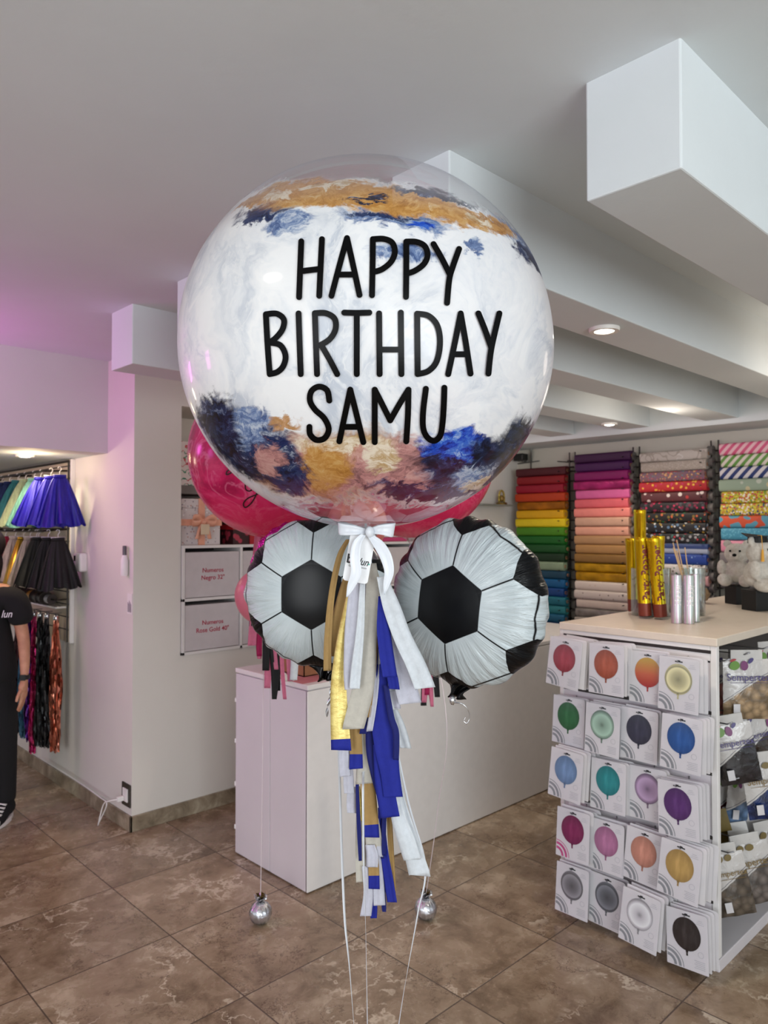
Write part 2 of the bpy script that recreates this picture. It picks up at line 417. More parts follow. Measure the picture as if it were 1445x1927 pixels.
def giftbox(name, x, y, z, w, d, h, mat, rmat, label, bow=True):
    t = empty(name, (x,y,z), label=label, cat='gift box')
    MB().box((0,0,0),(w,d,h*.82)).build('box_body', mat, t, bevel=.003)
    MB().box((-.004,-.004,h*.8),(w+.004,d+.004,h)).build('lid', mat, t, bevel=.003)
    r = MB(); r.box((w*.42,-.008,-.0),(w*.58,d+.008,h+.003)); r.box((-.007,-.007,h*.42),(w+.007,d+.007,h*.56)); r.build('ribbon', rmat, t, bevel=.001)
    if bow: ribbon_bow(t, (w*.5,-.02,h*.5), w*.3, rmat)
    return t
g = giftbox('gift_box', NU0+.03, VB+.05, CT, .25, .25, .265, m_speck, m_peach, 'white speckled gift box with peach ribbon and bow on the cabinet')
hb = MB(); hb.box((0.1,-.045,.06),(.155,-.035,.12)); hb.build('gift_tag', M('cream_tag', (222,200,170), .6), g, bevel=.004)
m_heart, tt, bb, oo = newmat('heart_paper'); o_ = tt.obj(); vv = tt.node('ShaderNodeTexVoronoi'); tt.set(vv,'Vector',o_); tt.set(vv,'Scale',22)
tt.set(bb,'Base Color', tt.mix(tt.maprange(vv.outputs['Distance'],.35,.42,1,0), lin((52,14,20)), lin((170,52,74)))); 
g = giftbox('gift_box', NU0+.37, VB+.05, CT, .27, .25, .21, m_heart, M('red_satin', (170,16,34), .35), 'dark gift box with red hearts and red ribbon beside the peach one', False)
hm = MB(); pts = []
for k in range(24):
    a = 2*PI*k/24; pts.append((.1+.0018*16*math.sin(a)**3/1.2, -.012, .1+.0015*(13*math.cos(a)-5*math.cos(2*a)-2*math.cos(3*a)-math.cos(4*a))))
hm.poly(pts, (0,.003,0)); hm.build('heart_tag', M('white_heart', (240,232,232), .5), g)
m_sq = squiggle_mat('letter_print_bag', (232,222,220), [(176,40,70),(60,140,110),(200,60,80),(176,40,70)], 26, .035)
t = empty('patterned_box', (NU0+.012, VB+.13, 1.845), label='white box with red and green squiggle print on the niche shelf', cat='gift box')
MB().box((0,0,0),(.36,.2,.245)).build('box_body', m_sq, t, bevel=.003); MB().box((-.003,-.003,.19),(.363,.203,.255)).build('lid', m_sq, t, bevel=.003)
for k,(x,w_,h_,c_,lb) in enumerate(((.75,.22,.27,(222,150,160),'pink'),(1.05,.2,.24,(120,170,180),'teal'),(1.32,.24,.27,(230,220,205),'cream'))):
    giftbox('gift_box', NU0+x, VB+.06, CT, w_, .22, h_, M('gift_'+lb, c_, .6), m_whiteb, lb+' gift box on the niche cabinet, mostly hidden behind the balloons')
for k in range(4):
    t = empty('folded_fabric', (NU0+1.58, VB+.05, CT+.032*k), label='folded '+['magenta','white','rose','grey'][k]+' paper stack on the niche cabinet behind the balloons', cat='paper')
    MB().box((0,0,0),(.28,.2,.031)).build('sheets', M('fold%d'%k, [(190,60,110),(230,225,225),(214,140,150),(150,140,140)][k], .7), t, bevel=.008)

# little wall shelf right of the pink balloon
p = PV(905,949,VB); q = PV(943,949,VB)
t = empty('wall_shelf', (p.x, VB, p.z), label='thin grey shelf on the wall right of the pink balloon', cat='shelf')
MB().box((-.15,-.12,-.012),(q.x-p.x,0,0)).build('board', M('shelf_glass', (130,135,128), .3), t, bevel=.002)
t = empty('ornament', ((p.x+q.x)/2+.06, VB-.06, p.z), label='small arched gold ornament standing on the thin wall shelf', cat='ornament')
b = MB(); b.lathe([(.045,0),(.045,.012),(.04,.018)], 20); b.build('base', M('gold_dark', (120,96,40), .35, .6), t, smooth='auto')
b = MB(); b.tube([(.034*math.cos(a), 0, .06+.055*math.sin(a)) if 0 <= a <= PI else (0,0,0) for a in [PI*k/12 for k in range(13)]], .008, 8); b.tube([(.034,0,.015),(.034,0,.06)], .008); b.tube([(-.034,0,.015),(-.034,0,.06)], .008)
b.build('arch', M('gold_pale', (186,164,80), .35, .5), t, smooth=True)
MB().ball((0,0,.05), .022, 14, 10, (1,1,1.3)).build('figure', M('gold_mid', (150,120,60), .4, .4), t, smooth=True)
# wall camera
p = PU(990,862,UR)
t = empty('wall_camera', (UR-.02, p.y, p.z), label='small black device on a rod high on the wall beside the rolls', cat='camera')
MB().box((-.1,-.05,-.03),(-.02,.05,.03)).build('body', M('black_plastic', (14,14,15), .4), t, bevel=.01)
b = MB(); b.tube([(-.01,-.07,-.04),(-.01,-.07,.2)], .008); b.tube([(-.03,0,-.03),(.02,0,-.035)], .008); b.tube([(0,-.14,-.035),(0,.07,-.045)], .005); b.build('bracket', M('grey_metal', (120,120,116), .4, .6), t, smooth=True)

# wall fittings on the left wall
p = PU(158,1058,UA)
t = empty('thermostat', (UA, p.y, p.z), label='small white wall thermostat beside the skirt rack panel', cat='thermostat')
MB().box((-.045,-.05,-.055),(.003,.05,.055)).build('case', m_whiteb, t, bevel=.012, bseg=3)
MB().box((-.047,.012,.008),(-.044,.036,.04)).build('screen', M('black_screen', (20,22,20), .2), t)
p = PU(241,1055,UA)
t = empty('spray_bottle', (UA-.02, p.y, p.z-.08), label='slim white bottle with grey cap fixed high on the pink wall', cat='dispenser')
MB().lathe([(.017,0),(.02,.01),(.02,.08),(.012,.11)], 20).build('bottle', m_whiteb, t, smooth='auto')
MB().lathe([(.011,.108),(.011,.155),(.009,.16)], 16).build('cap', M('grey_cap', (90,88,90), .4), t, smooth='auto')
p = PU(245,1136,UA)
t = empty('wall_note', (UA, p.y, p.z), label='narrow white note taped on the wall below the slim bottle', cat='note')
b = MB(); b.box((-.004,-.028,-.055),(-.001,.028,.055)); b.build('sheet', m_whiteb, t)
b = MB(); addtext(b, 'Abierto', .03, lambda a, c: (-.0055, c*.8, a*.9), .004) if False else None
for k in range(5): b.box((-.0055,-.02+.009*k,-.045),(-.0045,-.017+.009*k,.0+.008*(k%3)))
b.build('scribble', M('grey_ink', (130,120,130), .7), t)
p = PU(239,1495,UA)
t = empty('wall_outlet', (UA, p.y, p.z), label='dark framed wall socket low on the wall near the corner', cat='socket')
MB().box((-.008,-.05,-.06),(0,.05,.06)).build('frame', M('outlet_dark', (52,46,38), .4), t, bevel=.003)
MB().box((-.014,-.028,-.035),(-.006,.028,.035)).build('socket_face', m_whiteb, t, bevel=.003)
t = empty('charger_cable', (UA-.015, p.y, p.z), label='white plug and cable hanging from the low wall socket to the floor', cat='cable')
MB().box((-.035,.0,-.03),(0,.022,-.005)).build('plug', m_whiteb, t, bevel=.004)
z0 = -p.z+.006
MB().tube(smoothpts([(-.03,.01,-.018),(-.06,.05,-.03),(-.07,.1,-.06),(-.08,.14,z0),(-.05,.19,z0),(-.03,.15,-.08),(-.025,.25,-.07),(-.022,.6,-.062),(-.022,1.2,-.062)],8), .0035, 6).build('cord', m_whiteb, t, smooth=True)
# ------------------------------------------------------------------ the big clear bubble balloon
def clear_shell(t, tint=(1,1,1,1), base=.012, power=3.2, amp=.75, rough=.02):
    lw = t.node('ShaderNodeLayerWeight'); t.set(lw, 0, .5)
    f = t.math('ADD', t.math('MULTIPLY', t.math('POWER', lw.outputs['Facing'], power), amp), base, clamp=True)
    tr = t.node('ShaderNodeBsdfTransparent'); t.set(tr, 0, tint)
    gl = t.node('ShaderNodeBsdfGlossy'); t.set(gl, 'Roughness', rough); t.set(gl, 0, (.95,.96,1,1))
    mx = t.node('ShaderNodeMixShader'); t.set(mx, 0, f); t.l.new(tr.outputs[0], mx.inputs[1]); t.l.new(gl.outputs[0], mx.inputs[2])
    return mx.outputs[0]
BC = P(690, 661, 1.68); BR = .404; BS = Vector((1.032, 1.032, 1))
def bray(px, py, r=BR):
    sc = lambda v: Vector((v.x/BS.x, v.y/BS.y, v.z/BS.z))          # ellipsoid handled in scaled space
    d0 = ray(px, py); d = sc(d0); oc = sc(CAM - BC); A = d.dot(d); b_ = oc.dot(d)/A; c_ = (oc.dot(oc) - r*r)/A; disc = b_*b_ - c_
    if disc < 0:
        q = (oc + d*(-b_)).normalized()*r; return BC + Vector((q.x*BS.x, q.y*BS.y, q.z*BS.z))
    return CAM + d0*(-b_ - math.sqrt(disc))
BROT = Matrix.Rotation(VIEWROT, 4, 'Z'); BRI = BROT.inverted()
def blocal(px, py, r=BR): return BRI @ (bray(px, py, r) - BC)
def bdir(px, py):
    q = blocal(px, py); return Vector((q.x/BS.x, q.y/BS.y, q.z))/BR
m_bub, t, b, out = newmat('painted_clear_bubble')
o = t.obj()
pu = t.vmath('MULTIPLY', o, (1/BR/BS.x, 1/BR/BS.y, 1/BR))                                     # unit direction
w1 = t.noise(pu, 2.4, 4, .55, 1.2, 1); w2 = t.noise(pu, 7, 5, .58, 2.2, 1)
def wcentre(n, s): return t.scale(t.vmath('SUBTRACT', n, (.5,.5,.5)), s)
streak = t.vmath('MULTIPLY', pu, (3.2, 1, 7)); w3 = t.noise(streak, 3.0, 7, .7, 1.6, 1)
wp = t.vmath('ADD', t.vmath('ADD', t.vmath('ADD', pu, wcentre(w1, .17)), wcentre(w2, .13)), wcentre(w3, .08))
wsoft = t.vmath('ADD', pu, wcentre(w1, .22))
def blob(px, py, rx, rz, soft=.35, vec=None):
    c = bdir(px, py); sx = rx/351; sz = rz/348
    dep = max(.12, -c.y)
    d = t.vmath('SUBTRACT', vec if vec is not None else wp, tuple(c))
    q = t.vmath('MULTIPLY', d, (1/sx, 1/max(.45, (sx+sz)*1.1), 1/sz))
    ln = t.vmath('LENGTH', q, out=1)
    return t.maprange(ln, 1-soft, 1+soft*.25, 1, 0, True)
# white base with soft grey swirls
sw = t.noise(t.vmath('ADD', t.vmath('MULTIPLY', pu, (1.6,1.2,.75)), wcentre(w1, .9)), 2.1, 5, .55, .9)
col = t.ramp(sw, [(.33, lin((205,213,224))), (.48, lin((240,244,248))), (.6, lin((252,254,255)))])
sf = t.math('ABSOLUTE', t.math('SUBTRACT', t.noise(t.vmath('ADD', t.vmath('MULTIPLY', pu, (1.5,1,1)), wcentre(w1, .8)), 3.2, 4, .6, .6), .5))
col = t.mix(t.maprange(sf, 0, .03, .5, 0, True), col, lin((250,252,253)))
n4 = t.noise(t.vmath('ADD', t.vmath('MULTIPLY', pu, (2.5,1,5)), wcentre(w2, .35)), 3.4, 6, .68, 1.4)
navy = t.ramp(n4, [(.34, lin((8,12,28))), (.46, lin((26,44,92))), (.56, lin((48,66,104))), (.68, lin((190,200,214)))])
navyd = t.ramp(n4, [(.38, lin((6,8,20))), (.5, lin((18,28,58))), (.6, lin((40,56,96))), (.7, lin((150,160,180)))])
blue = t.ramp(n4, [(.36, lin((12,30,110))), (.47, lin((24,76,196))), (.58, lin((76,130,214))), (.7, lin((200,218,238)))])
haze = t.ramp(n4, [(.36, lin((70,92,140))), (.5, lin((120,144,186))), (.62, lin((196,208,224)))])
gold = t.ramp(n4, [(.34, lin((160,104,40))), (.5, lin((200,146,74))), (.62, lin((214,170,104))), (.72, lin((226,208,180)))])
goldp = t.ramp(n4, [(.34, lin((160,112,70))), (.5, lin((196,150,100))), (.62, lin((214,172,140))), (.72, lin((230,206,180)))])
dusty = t.ramp(n4, [(.36, lin((130,92,92))), (.5, lin((196,140,136))), (.66, lin((214,168,160)))])
cream = t.ramp(n4, [(.4, lin((196,164,116))), (.55, lin((240,228,206)))])
# bottom band first: gold / dusty ground, then blues
for cl, args in (
    (haze, (1010,470,40,60)), (navy, (985,465,26,44)), (haze, (960,430,44,30)), (navy, (1010,500,18,30)),
    (haze, (720,404,80,20)), (haze, (800,420,46,22)), (blue, (800,424,26,9)), (navy, (720,402,66,9)), (haze, (770,478,60,18)),
    (navy, (495,398,52,24)), (navy, (480,412,36,14)), (haze, (540,420,44,22)), (haze, (900,470,18,14)),
    (gold, (640,362,150,26)), (gold, (560,352,90,24)), (gold, (760,378,120,26)), (gold, (880,408,60,26)), (gold, (930,420,50,18)), (gold, (480,378,50,14)),
    (navyd, (820,366,70,12)), (navyd, (690,368,44,5)), (navyd, (870,376,36,10)), (cream, (620,345,60,6)),
    (cream, (520,366,30,10)), (cream, (900,412,30,12)),
    (goldp, (560,885,120,52)), (goldp, (650,880,150,60)), (dusty, (760,885,110,56)), (dusty, (640,905,120,30)), (dusty, (560,860,50,26)), (goldp, (530,800,30,14)), (cream, (640,838,90,12)), (cream, (720,866,36,22)), (gold, (610,885,52,44)),
    (navyd, (400,785,52,42)), (navyd, (430,825,74,52)), (navyd, (455,860,60,40)), (navy, (500,845,54,34)), (navyd, (520,880,50,34)), (haze, (470,800,40,26)), (dusty, (500,860,30,26)), (navy, (545,905,44,28)),
    (blue, (860,838,64,30)), (blue, (905,850,60,26)), (navyd, (860,880,84,40)), (navyd, (930,866,76,50)), (navyd, (975,835,48,50)), (navy, (900,900,60,30)), (navyd, (800,925,110,14)), (navyd, (870,905,70,26)), (haze, (885,895,44,18)), (blue, (845,850,40,18)),
    (cream, (900,908,34,12)),
):
    col = t.mix(blob(*args), col, cl)
# painted area: a wide band round the front
ps = t.sep(wp); pr = t.sep(pu); pq = t.sep(wsoft)
top = bdir(700, 338); bot = bdir(700, 940)
tilt = t.math('ADD', ps[2], t.math('MULTIPLY', pr[0], .13))
upm = t.maprange(tilt, top.z+.035, top.z-.02, 0, 1, True)
lom = t.maprange(t.math('ADD', ps[2], t.math('MULTIPLY', t.math('MULTIPLY', pr[0], pr[0]), .14)), bot.z-.03, bot.z+.02, 0, 1, True)
fr = t.maprange(pq[1], .10, -.06, 0, 1, True)
dens = t.maprange(t.noise(t.vmath('ADD', pu, wcentre(w1,.5)), 3.0, 3), .3, .6, .94, 1.0)
edge = t.maprange(pr[1], -.36, -.02, 1, .6, True)
mask = t.math('MULTIPLY', t.math('MULTIPLY', upm, lom), t.math('MULTIPLY', t.math('MULTIPLY', fr, dens), edge))
fade = t.math('MULTIPLY', mask, t.maprange(t.math('SUBTRACT', top.z+.0, pr[2]), 0, .16, .55, 1))
fade = t.math('MULTIPLY', fade, t.maprange(t.math('SUBTRACT', pr[2], bot.z), -.02, .12, .72, 1))
t.set(b, 'Base Color', col); t.set(b, 'Roughness', .3); t.set(b, 'Specular IOR Level', .25); t.set(b, 'Coat Weight', .35); t.set(b, 'Coat Roughness', .02)
tl = t.node('ShaderNodeBsdfTranslucent'); t.set(tl, 0, col)
pm = t.node('ShaderNodeMixShader'); t.set(pm, 0, .25); t.l.new(b.outputs[0], pm.inputs[1]); t.l.new(tl.outputs[0], pm.inputs[2])
mx = t.node('ShaderNodeMixShader'); t.set(mx, 0, fade); t.l.new(clear_shell(t), mx.inputs[1]); t.l.new(pm.outputs[0], mx.inputs[2])
t.l.new(mx.outputs[0], out.inputs[0])

bub = empty('bubble_balloon', BC, VIEWROT, 'giant clear bubble balloon painted white with navy and gold smears and black lettering', 'balloon')
mb = MB(); mb.ball((0,0,0), BR, 128, 80, (BS.x,BS.y,1), lambda d: 1+.0025*math.sin(9*d.x+2)*math.sin(7*d.z))
mb.build('membrane', m_bub, bub, smooth=True)
m_clear, t, b, out = newmat('clear_neck'); t.l.new(clear_shell(t, (.9,.92,.95,1), .08, 1.5, .7, .1), out.inputs[0])
MB().lathe([(.05,-BR+.003),(.025,-BR-.012),(.012,-BR-.03),(.018,-BR-.05),(.03,-BR-.07)], 24, caps=False, wob=lambda a, z: .12*math.sin(7*a)).build('neck', m_clear, bub, smooth=True)
m_black = M('black_vinyl', (5,5,6), .3, noise=.0, spec=.12)
ZK = .5121
def zc(x, y): return (320+x*ZK, 280+y*ZK)
def lmap(x, y):
    return blocal(*zc(x, y), BR+.0035)
L = {
'HAPPY': [[(482,340),(478,440),(474,545)],[(558,332),(553,436),(548,540)],[(478,450),(552,441)],
  [(650,328),(622,430),(593,540)],[(650,328),(673,430),(696,537)],[(618,462),(680,462)],
  [(745,335),(744,440),(742,538)],[(745,332),(785,331),(816,345),(826,380),(812,415),(780,442),(750,452)],
  [(868,342),(868,440),(867,544)],[(868,341),(905,342),(936,358),(946,392),(932,424),(900,448),(872,458)],
  [(968,350),(998,402),(1028,462)],[(1062,368),(1040,430),(1026,480),(1018,566)]],
'BIRTHDAY': [[(352,610),(358,720),(366,828)],[(352,608),(392,606),(418,628),(412,665),(385,698),(362,712)],[(366,712),(405,722),(424,760),(416,798),(394,820),(366,828)],
  [(472,605),(476,720),(480,828)],[(532,605),(536,720),(540,828)],[(532,604),(572,604),(604,624),(608,662),(588,698),(552,722)],[(556,722),(588,778),(614,828)],
  [(640,602),(686,603),(732,602)],[(686,604),(686,720),(686,828)],[(768,605),(769,720),(770,828)],[(848,602),(849,720),(850,828)],[(770,738),(848,738)],
  [(908,608),(909,720),(910,828)],[(908,606),(950,614),(982,650),(992,712),(980,780),(950,816),(910,828)],
  [(1068,605),(1046,715),(1022,828)],[(1068,605),(1087,715),(1104,826)],[(1042,755),(1092,755)],
  [(1133,605),(1156,662),(1180,730)],[(1210,605),(1190,690),(1178,750),(1170,826)]],
'SAMU': [[(585,925),(577,888),(548,874),(520,890),(514,925),(532,958),(566,990),(583,1030),(568,1063),(538,1070),(515,1050),(512,1022)],
  [(662,885),(642,980),(622,1075)],[(662,885),(686,980),(710,1078)],[(642,1022),(694,1022)],
  [(752,885),(752,980),(752,1078)],[(752,885),(780,940),(809,998)],[(809,998),(842,940),(876,885)],[(876,885),(874,980),(868,1075)],
  [(940,882),(930,965),(930,1025),(945,1060),(970,1073),(992,1055),(1001,1010),(1006,940),(1008,878)]]}
for wd, strokes in L.items():
    mb = MB()
    for i, s_ in enumerate(strokes):
        lmo = (lambda k: (lambda x, y: blocal(*zc(x, y), BR+.0030+.00012*k)))(i % 5)
        stroke(mb, smoothpts([(p[0], p[1], 0) for p in s_], 8), 22, lmo)
    mb.build('lettering', m_black, bub, recalc=False)
bub.children[0].name = 'membrane'

# ------------------------------------------------------------------ pink bubbles behind
def pink_material(name, c0, c1, c2):
    m, t, b, out = newmat(name); o = t.obj()
    n = t.noise(o, 5, 5, .6, 1.2); z = t.sep(o)[2]
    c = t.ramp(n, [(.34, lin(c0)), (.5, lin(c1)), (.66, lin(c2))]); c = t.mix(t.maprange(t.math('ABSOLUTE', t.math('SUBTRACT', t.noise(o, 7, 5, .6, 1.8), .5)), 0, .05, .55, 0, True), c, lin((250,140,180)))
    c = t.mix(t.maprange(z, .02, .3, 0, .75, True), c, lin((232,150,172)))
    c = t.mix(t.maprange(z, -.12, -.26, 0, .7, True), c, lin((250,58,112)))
    t.set(b, 'Base Color', c); t.set(b, 'Roughness', .18); t.set(b, 'Specular IOR Level', .4)
    mk = t.maprange(t.math('ADD', z, t.math('MULTIPLY', n, .15)), .36, .28, 0, .96, True)
    tl = t.node('ShaderNodeBsdfTranslucent'); t.set(tl, 0, c)
    pm = t.node('ShaderNodeMixShader'); t.set(pm, 0, .35); t.l.new(b.outputs[0], pm.inputs[1]); t.l.new(tl.outputs[0], pm.inputs[2])
    mx = t.node('ShaderNodeMixShader'); t.set(mx, 0, mk); t.l.new(clear_shell(t, (1,.9,.94,1), .03), mx.inputs[1]); t.l.new(pm.outputs[0], mx.inputs[2])
    t.l.new(mx.outputs[0], out.inputs[0]); return m
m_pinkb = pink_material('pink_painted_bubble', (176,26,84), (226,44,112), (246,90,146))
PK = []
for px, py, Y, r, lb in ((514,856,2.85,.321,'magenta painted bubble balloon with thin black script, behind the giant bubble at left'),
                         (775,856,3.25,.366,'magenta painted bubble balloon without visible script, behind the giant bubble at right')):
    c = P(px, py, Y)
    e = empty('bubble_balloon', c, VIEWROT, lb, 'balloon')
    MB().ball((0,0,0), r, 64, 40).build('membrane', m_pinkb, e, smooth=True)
    MB().lathe([(.04,-r+.002),(.018,-r-.012),(.01,-r-.03),(.02,-r-.05)], 16, caps=False).build('neck', m_clear, e, smooth=True)
    PK.append((e, c, r))
def pmap(x, y):
    c, r = PK[0][1], PK[0][2]+.004; d = ray(x, y).normalized(); oc = CAM-c; b_ = oc.dot(d); disc = max(0, b_*b_-(oc.dot(oc)-r*r))
    return BRI @ (CAM+d*(-b_-math.sqrt(disc))-c)
mb = MB()
for s_ in ([(448,862),(444,880),(434,890),(426,893),(428,886),(440,880),(452,874)],
           [(462,905),(462,920),(470,924),(480,915),(486,904),(484,925),(474,945),(462,955),(458,948),(466,938),(484,930),(500,922)],
           [(500,922),(504,935),(512,938),(518,928),(512,922),(506,930)],[(524,924),(526,938),(536,938),(542,924),(544,940)],
           [(452,874),(468,868),(472,880),(484,872),(490,884),(500,880)]):
    stroke(mb, smoothpts([(p[0],p[1],0) for p in s_], 6), 2.4, pmap)
mb.build('lettering', M('black_script', (30,8,18), .4), PK[0][0], recalc=False)

# small round latex balloons in that cluster
def latex(name, px, py, Y, r, col, label):
    c = P(px, py, Y); e = empty(name, c, VIEWROT, label, 'balloon')
    m = M('latex_'+label[:12], col, .28, noise=.04, spec=.5, transl=.25)
    MB().ball((0,0,0), r, 36, 24, (1,1,1), lambda d: 1+(.10*max(0,-d.z)**3)).build('balloon_skin', m, e, smooth=True)
    MB().lathe([(.006,-r*1.1+.002),(.012,-r*1.1-.016),(.008,-r*1.1-.018)], 12).build('knot', m, e, smooth=True); return e
latex('latex_balloon', 492,1120,3.02,.108,(236,136,154),'small round pink latex balloon at the far left of the cluster')
latex('latex_balloon', 672,985,2.45,.099,(232,138,132),'small salmon latex balloon right behind the white bow')
latex('latex_balloon', 497,1030,3.12,.045,(236,160,170),'tiny pale pink latex balloon above the small pink one')
# sequin like foil balloon edge
def foil_round(name, c, R, thick, yaw, mat, roll=0, tilt=0, label='', cat='balloon', n=240, rings=40, seed=1, tailang=-PI/2, tailL=.04):
    e = empty(name, c, label=label, cat=cat)
    e.rotation_euler = (Matrix.Rotation(VIEWROT+yaw, 4, 'Z') @ Matrix.Rotation(tilt, 4, 'X')).to_euler()
    rr = random.Random(seed); ph = [rr.uniform(0, 2*PI) for _ in range(12)]
    def wr(a, r):
        s = 0
        for i, (k, w_) in enumerate(((31,.9),(47,.8),(23,.5),(67,.45),(13,.5),(89,.25))):
            s += w_*math.sin(k*a+ph[i]+.9*math.sin(3*a+ph[i+3])+.6*r)
        return s
    mb = MB()
    for side in (-1, 1):
        rows = []
        for j in range(rings+1):
            r = math.sin(j/rings*PI/2); row = []
            for k in range(n+1):
                a = 2*PI*(k % n)/n
                rim = 1-.035*max(0,.5+.5*math.sin(19*a+1.7*math.sin(4*a+ph[2])))*(r**8)
                h = thick*(max(0,1-r**2.3))**.55
                amp = max(0,(r-.35)/.65)**1.6*(1-r**9*.6)
                y = side*(h + .0042*wr(a, r)*.55*amp*min(1, h/.02+.25)) + .004*math.sin(23*a+ph[5])*(r**12)
                x = R*r*rim*math.cos(a); z = R*r*rim*math.sin(a)
                row.append((x, y, z))
            rows.append(row)
        mb.grid(rows)
    ob = mb.build('foil_skin', mat, e, smooth=True)
    bm = bmesh.new(); bm.from_mesh(ob.data); bmesh.ops.remove_doubles(bm, verts=bm.verts, dist=.00005); bmesh.ops.recalc_face_normals(bm, faces=bm.faces); bm.to_mesh(ob.data); bm.free()
    for p in ob.data.polygons: p.use_smooth = True
    # filling tail
    d = Vector((math.cos(tailang), 0, math.sin(tailang))); pr_ = Vector((-d.z, 0, d.x))
    tb = MB(); rows = []
    for j in range(9):
        q = j/8; w_ = (.034*(1-q)**1.4+.008+(.012*max(0,q-.7)/.3))
        rows.append([d*(R*.955+tailL*q)+pr_*(w_*s*2-w_)+Vector((0,.006*math.sin(9*s+5*q)*(1+q),0)) for s in [i/10 for i in range(11)]])
    tb.grid(rows); tb.build('filling_tail', M('black_foil_tail', (14,14,16), .2, .5), e, smooth=True, solid=.003)
    return e
m_seq, t, b, out = newmat('magenta_sequin_foil'); o = t.obj(); v = t.node('ShaderNodeTexVoronoi'); t.set(v, 'Vector', o); t.set(v, 'Scale', 120)
t.set(b, 'Base Color', lin((196,30,150))); t.set(b, 'Metallic', .8); t.set(b, 'Roughness', .25); t.set(b, 'Normal', t.bump(v.outputs['Distance'], .9, .004))
foil_round('foil_balloon', P(568,1075,2.5), .176, .06, .1, m_seq, label='round magenta sequin foil balloon peeking out behind the left football balloon', n=96, rings=16, tailL=.02)

# ------------------------------------------------------------------ football foil balloons
def football_mat(name, R, rot):
    m, t, b, out = newmat(name); o = t.obj(); s = t.sep(o)
    x = t.math('DIVIDE', s[0], R); z = t.math('DIVIDE', s[2], R)
    r = t.math('SQRT', t.math('ADD', t.math('MULTIPLY', x, x), t.math('MULTIPLY', z, z)))
    a = t.math('ADD', t.math('ARCTAN2', z, x), -rot)
    sec = PI/3
    k = t.math('FLOOR', t.math('ADD', t.math('DIVIDE', a, sec), .5))
    af = t.math('SUBTRACT', a, t.math('MULTIPLY', k, sec))
    X = t.math('MULTIPLY', r, t.math('COSINE', af)); Yv = t.math('ABSOLUTE', t.math('MULTIPLY', r, t.math('SINE', af)))
    hexd = t.math('ADD', t.math('MULTIPLY', X, math.cos(PI/6)), t.math('MULTIPLY', Yv, math.sin(PI/6)))
    e = .004
    def lt(v_, th): return t.maprange(v_, th-e, th+e, 1, 0)
    hexm = lt(hexd, .445*math.cos(PI/6))
    rad = t.math('MULTIPLY', lt(Yv, .009), t.maprange(X, .44, .445, 0, 1))
    xp = .775
    patch = lt(t.math('SUBTRACT', Yv, t.math('MULTIPLY', t.math('SUBTRACT', X, xp), 1.75)), 0)
    patch = t.math('MULTIPLY', patch, lt(Yv, .27))
    patch = t.math('MULTIPLY', patch, t.maprange(X, xp-.01, xp, 0, 1))
    # line joining neighbouring patches across the sector border, plus a short radial tick
    D = .905*math.cos(PI/6)+.27*math.sin(PI/6)
    D = .915*math.cos(PI/6)+.25*math.sin(PI/6)
    ln = lt(t.math('ABSOLUTE', t.math('SUBTRACT', hexd, D)), .008)
    dark = t.math('MAXIMUM', t.math('MAXIMUM', hexm, rad), t.math('MAXIMUM', patch, ln))
    c = t.mix(dark, t.ramp(t.noise(o, 14, 3), [(.3, lin((180,190,194))), (.7, lin((196,205,208)))]), lin((9,10,13)))
    rim = t.maprange(r, .985, .995, 0, 1)
    c = t.mix(t.math('MULTIPLY', rim, .6), c, lin((40,42,46)))
    t.set(b, 'Base Color', c); t.set(b, 'Roughness', .27); t.set(b, 'Metallic', .05); t.set(b, 'Specular IOR Level', t.maprange(dark, 0, 1, .5, .22))
    q = t.node('ShaderNodeCombineXYZ'); t.set(q, 0, t.math('MULTIPLY', t.math('ARCTAN2', z, x), 9.0)); t.set(q, 1, t.math('MULTIPLY', r, 1.5))
    bn = t.noise(q.outputs[0], 2.2, 4, .6, .4)
    bs = t.math('MULTIPLY', bn, t.maprange(r, .38, .95, 0, 1))
    t.set(b, 'Normal', t.bump(bs, .75, .012)); return m
foil_round('foil_balloon', P(598,1114,1.86), .190, .082, -.12, football_mat('football_left', .192, PI/2), seed=3,
           label='round black and white football foil balloon hanging left of the tissue streamers', tailang=-PI/2+.1, tilt=0)
foil_round('foil_balloon', P(879,1132,1.82), .211, .100, -.60, football_mat('football_right', .212, PI/2-.12), seed=8,
           label='round black and white football foil balloon turned sideways, right of the tissue streamers', tailang=-PI/2-.12, tilt=0)
# silver end pieces
m_silv = M('silver_foil', (214,216,220), .18, .9, noise=.1)
for (px, py, Y, lb) in ((620,1262,1.86,'twisted silver foil tail ribbon below the left football balloon'),(851,1322,1.8,'curled clear ribbon end below the right football balloon')):
    e = empty('ribbon_curl', P(px, py, Y), VIEWROT, lb, 'ribbon')
    b_ = MB()
    if px < 700:
        rows = []
        for j in range(40):
            q = j/39; a = q*14; w_ = .006*(1-.4*q)
            c0 = Vector((.006*math.sin(q*5), 0, -.115*q)); rows.append([c0+Vector((w_*math.cos(a), w_*math.sin(a), 0)), c0-Vector((w_*math.cos(a), w_*math.sin(a), 0))])
        b_.grid(rows)
    else:
        pts = smoothpts([(0,0,0),(.02,-.01,.0),(.035,-.01,-.012),(.042,0,-.034),(.036,0,-.05),(.028,0,-.045),(.032,.0,-.036)], 8)
        b_.grid([[p+Vector((0,0,.0018)), p-Vector((0,0,.0018))] for p in pts])
    b_.build('curl', m_silv, e, smooth=True, solid=.0004)
    b_ = MB(); b_.ball((0,0,.006), .0075, 10, 8, (1,1,1.5), lambda d: 1+.25*math.sin(13*d.x+9*d.y)*math.cos(11*d.z)); b_.build('crinkled_tip', m_silv, e, smooth=True)

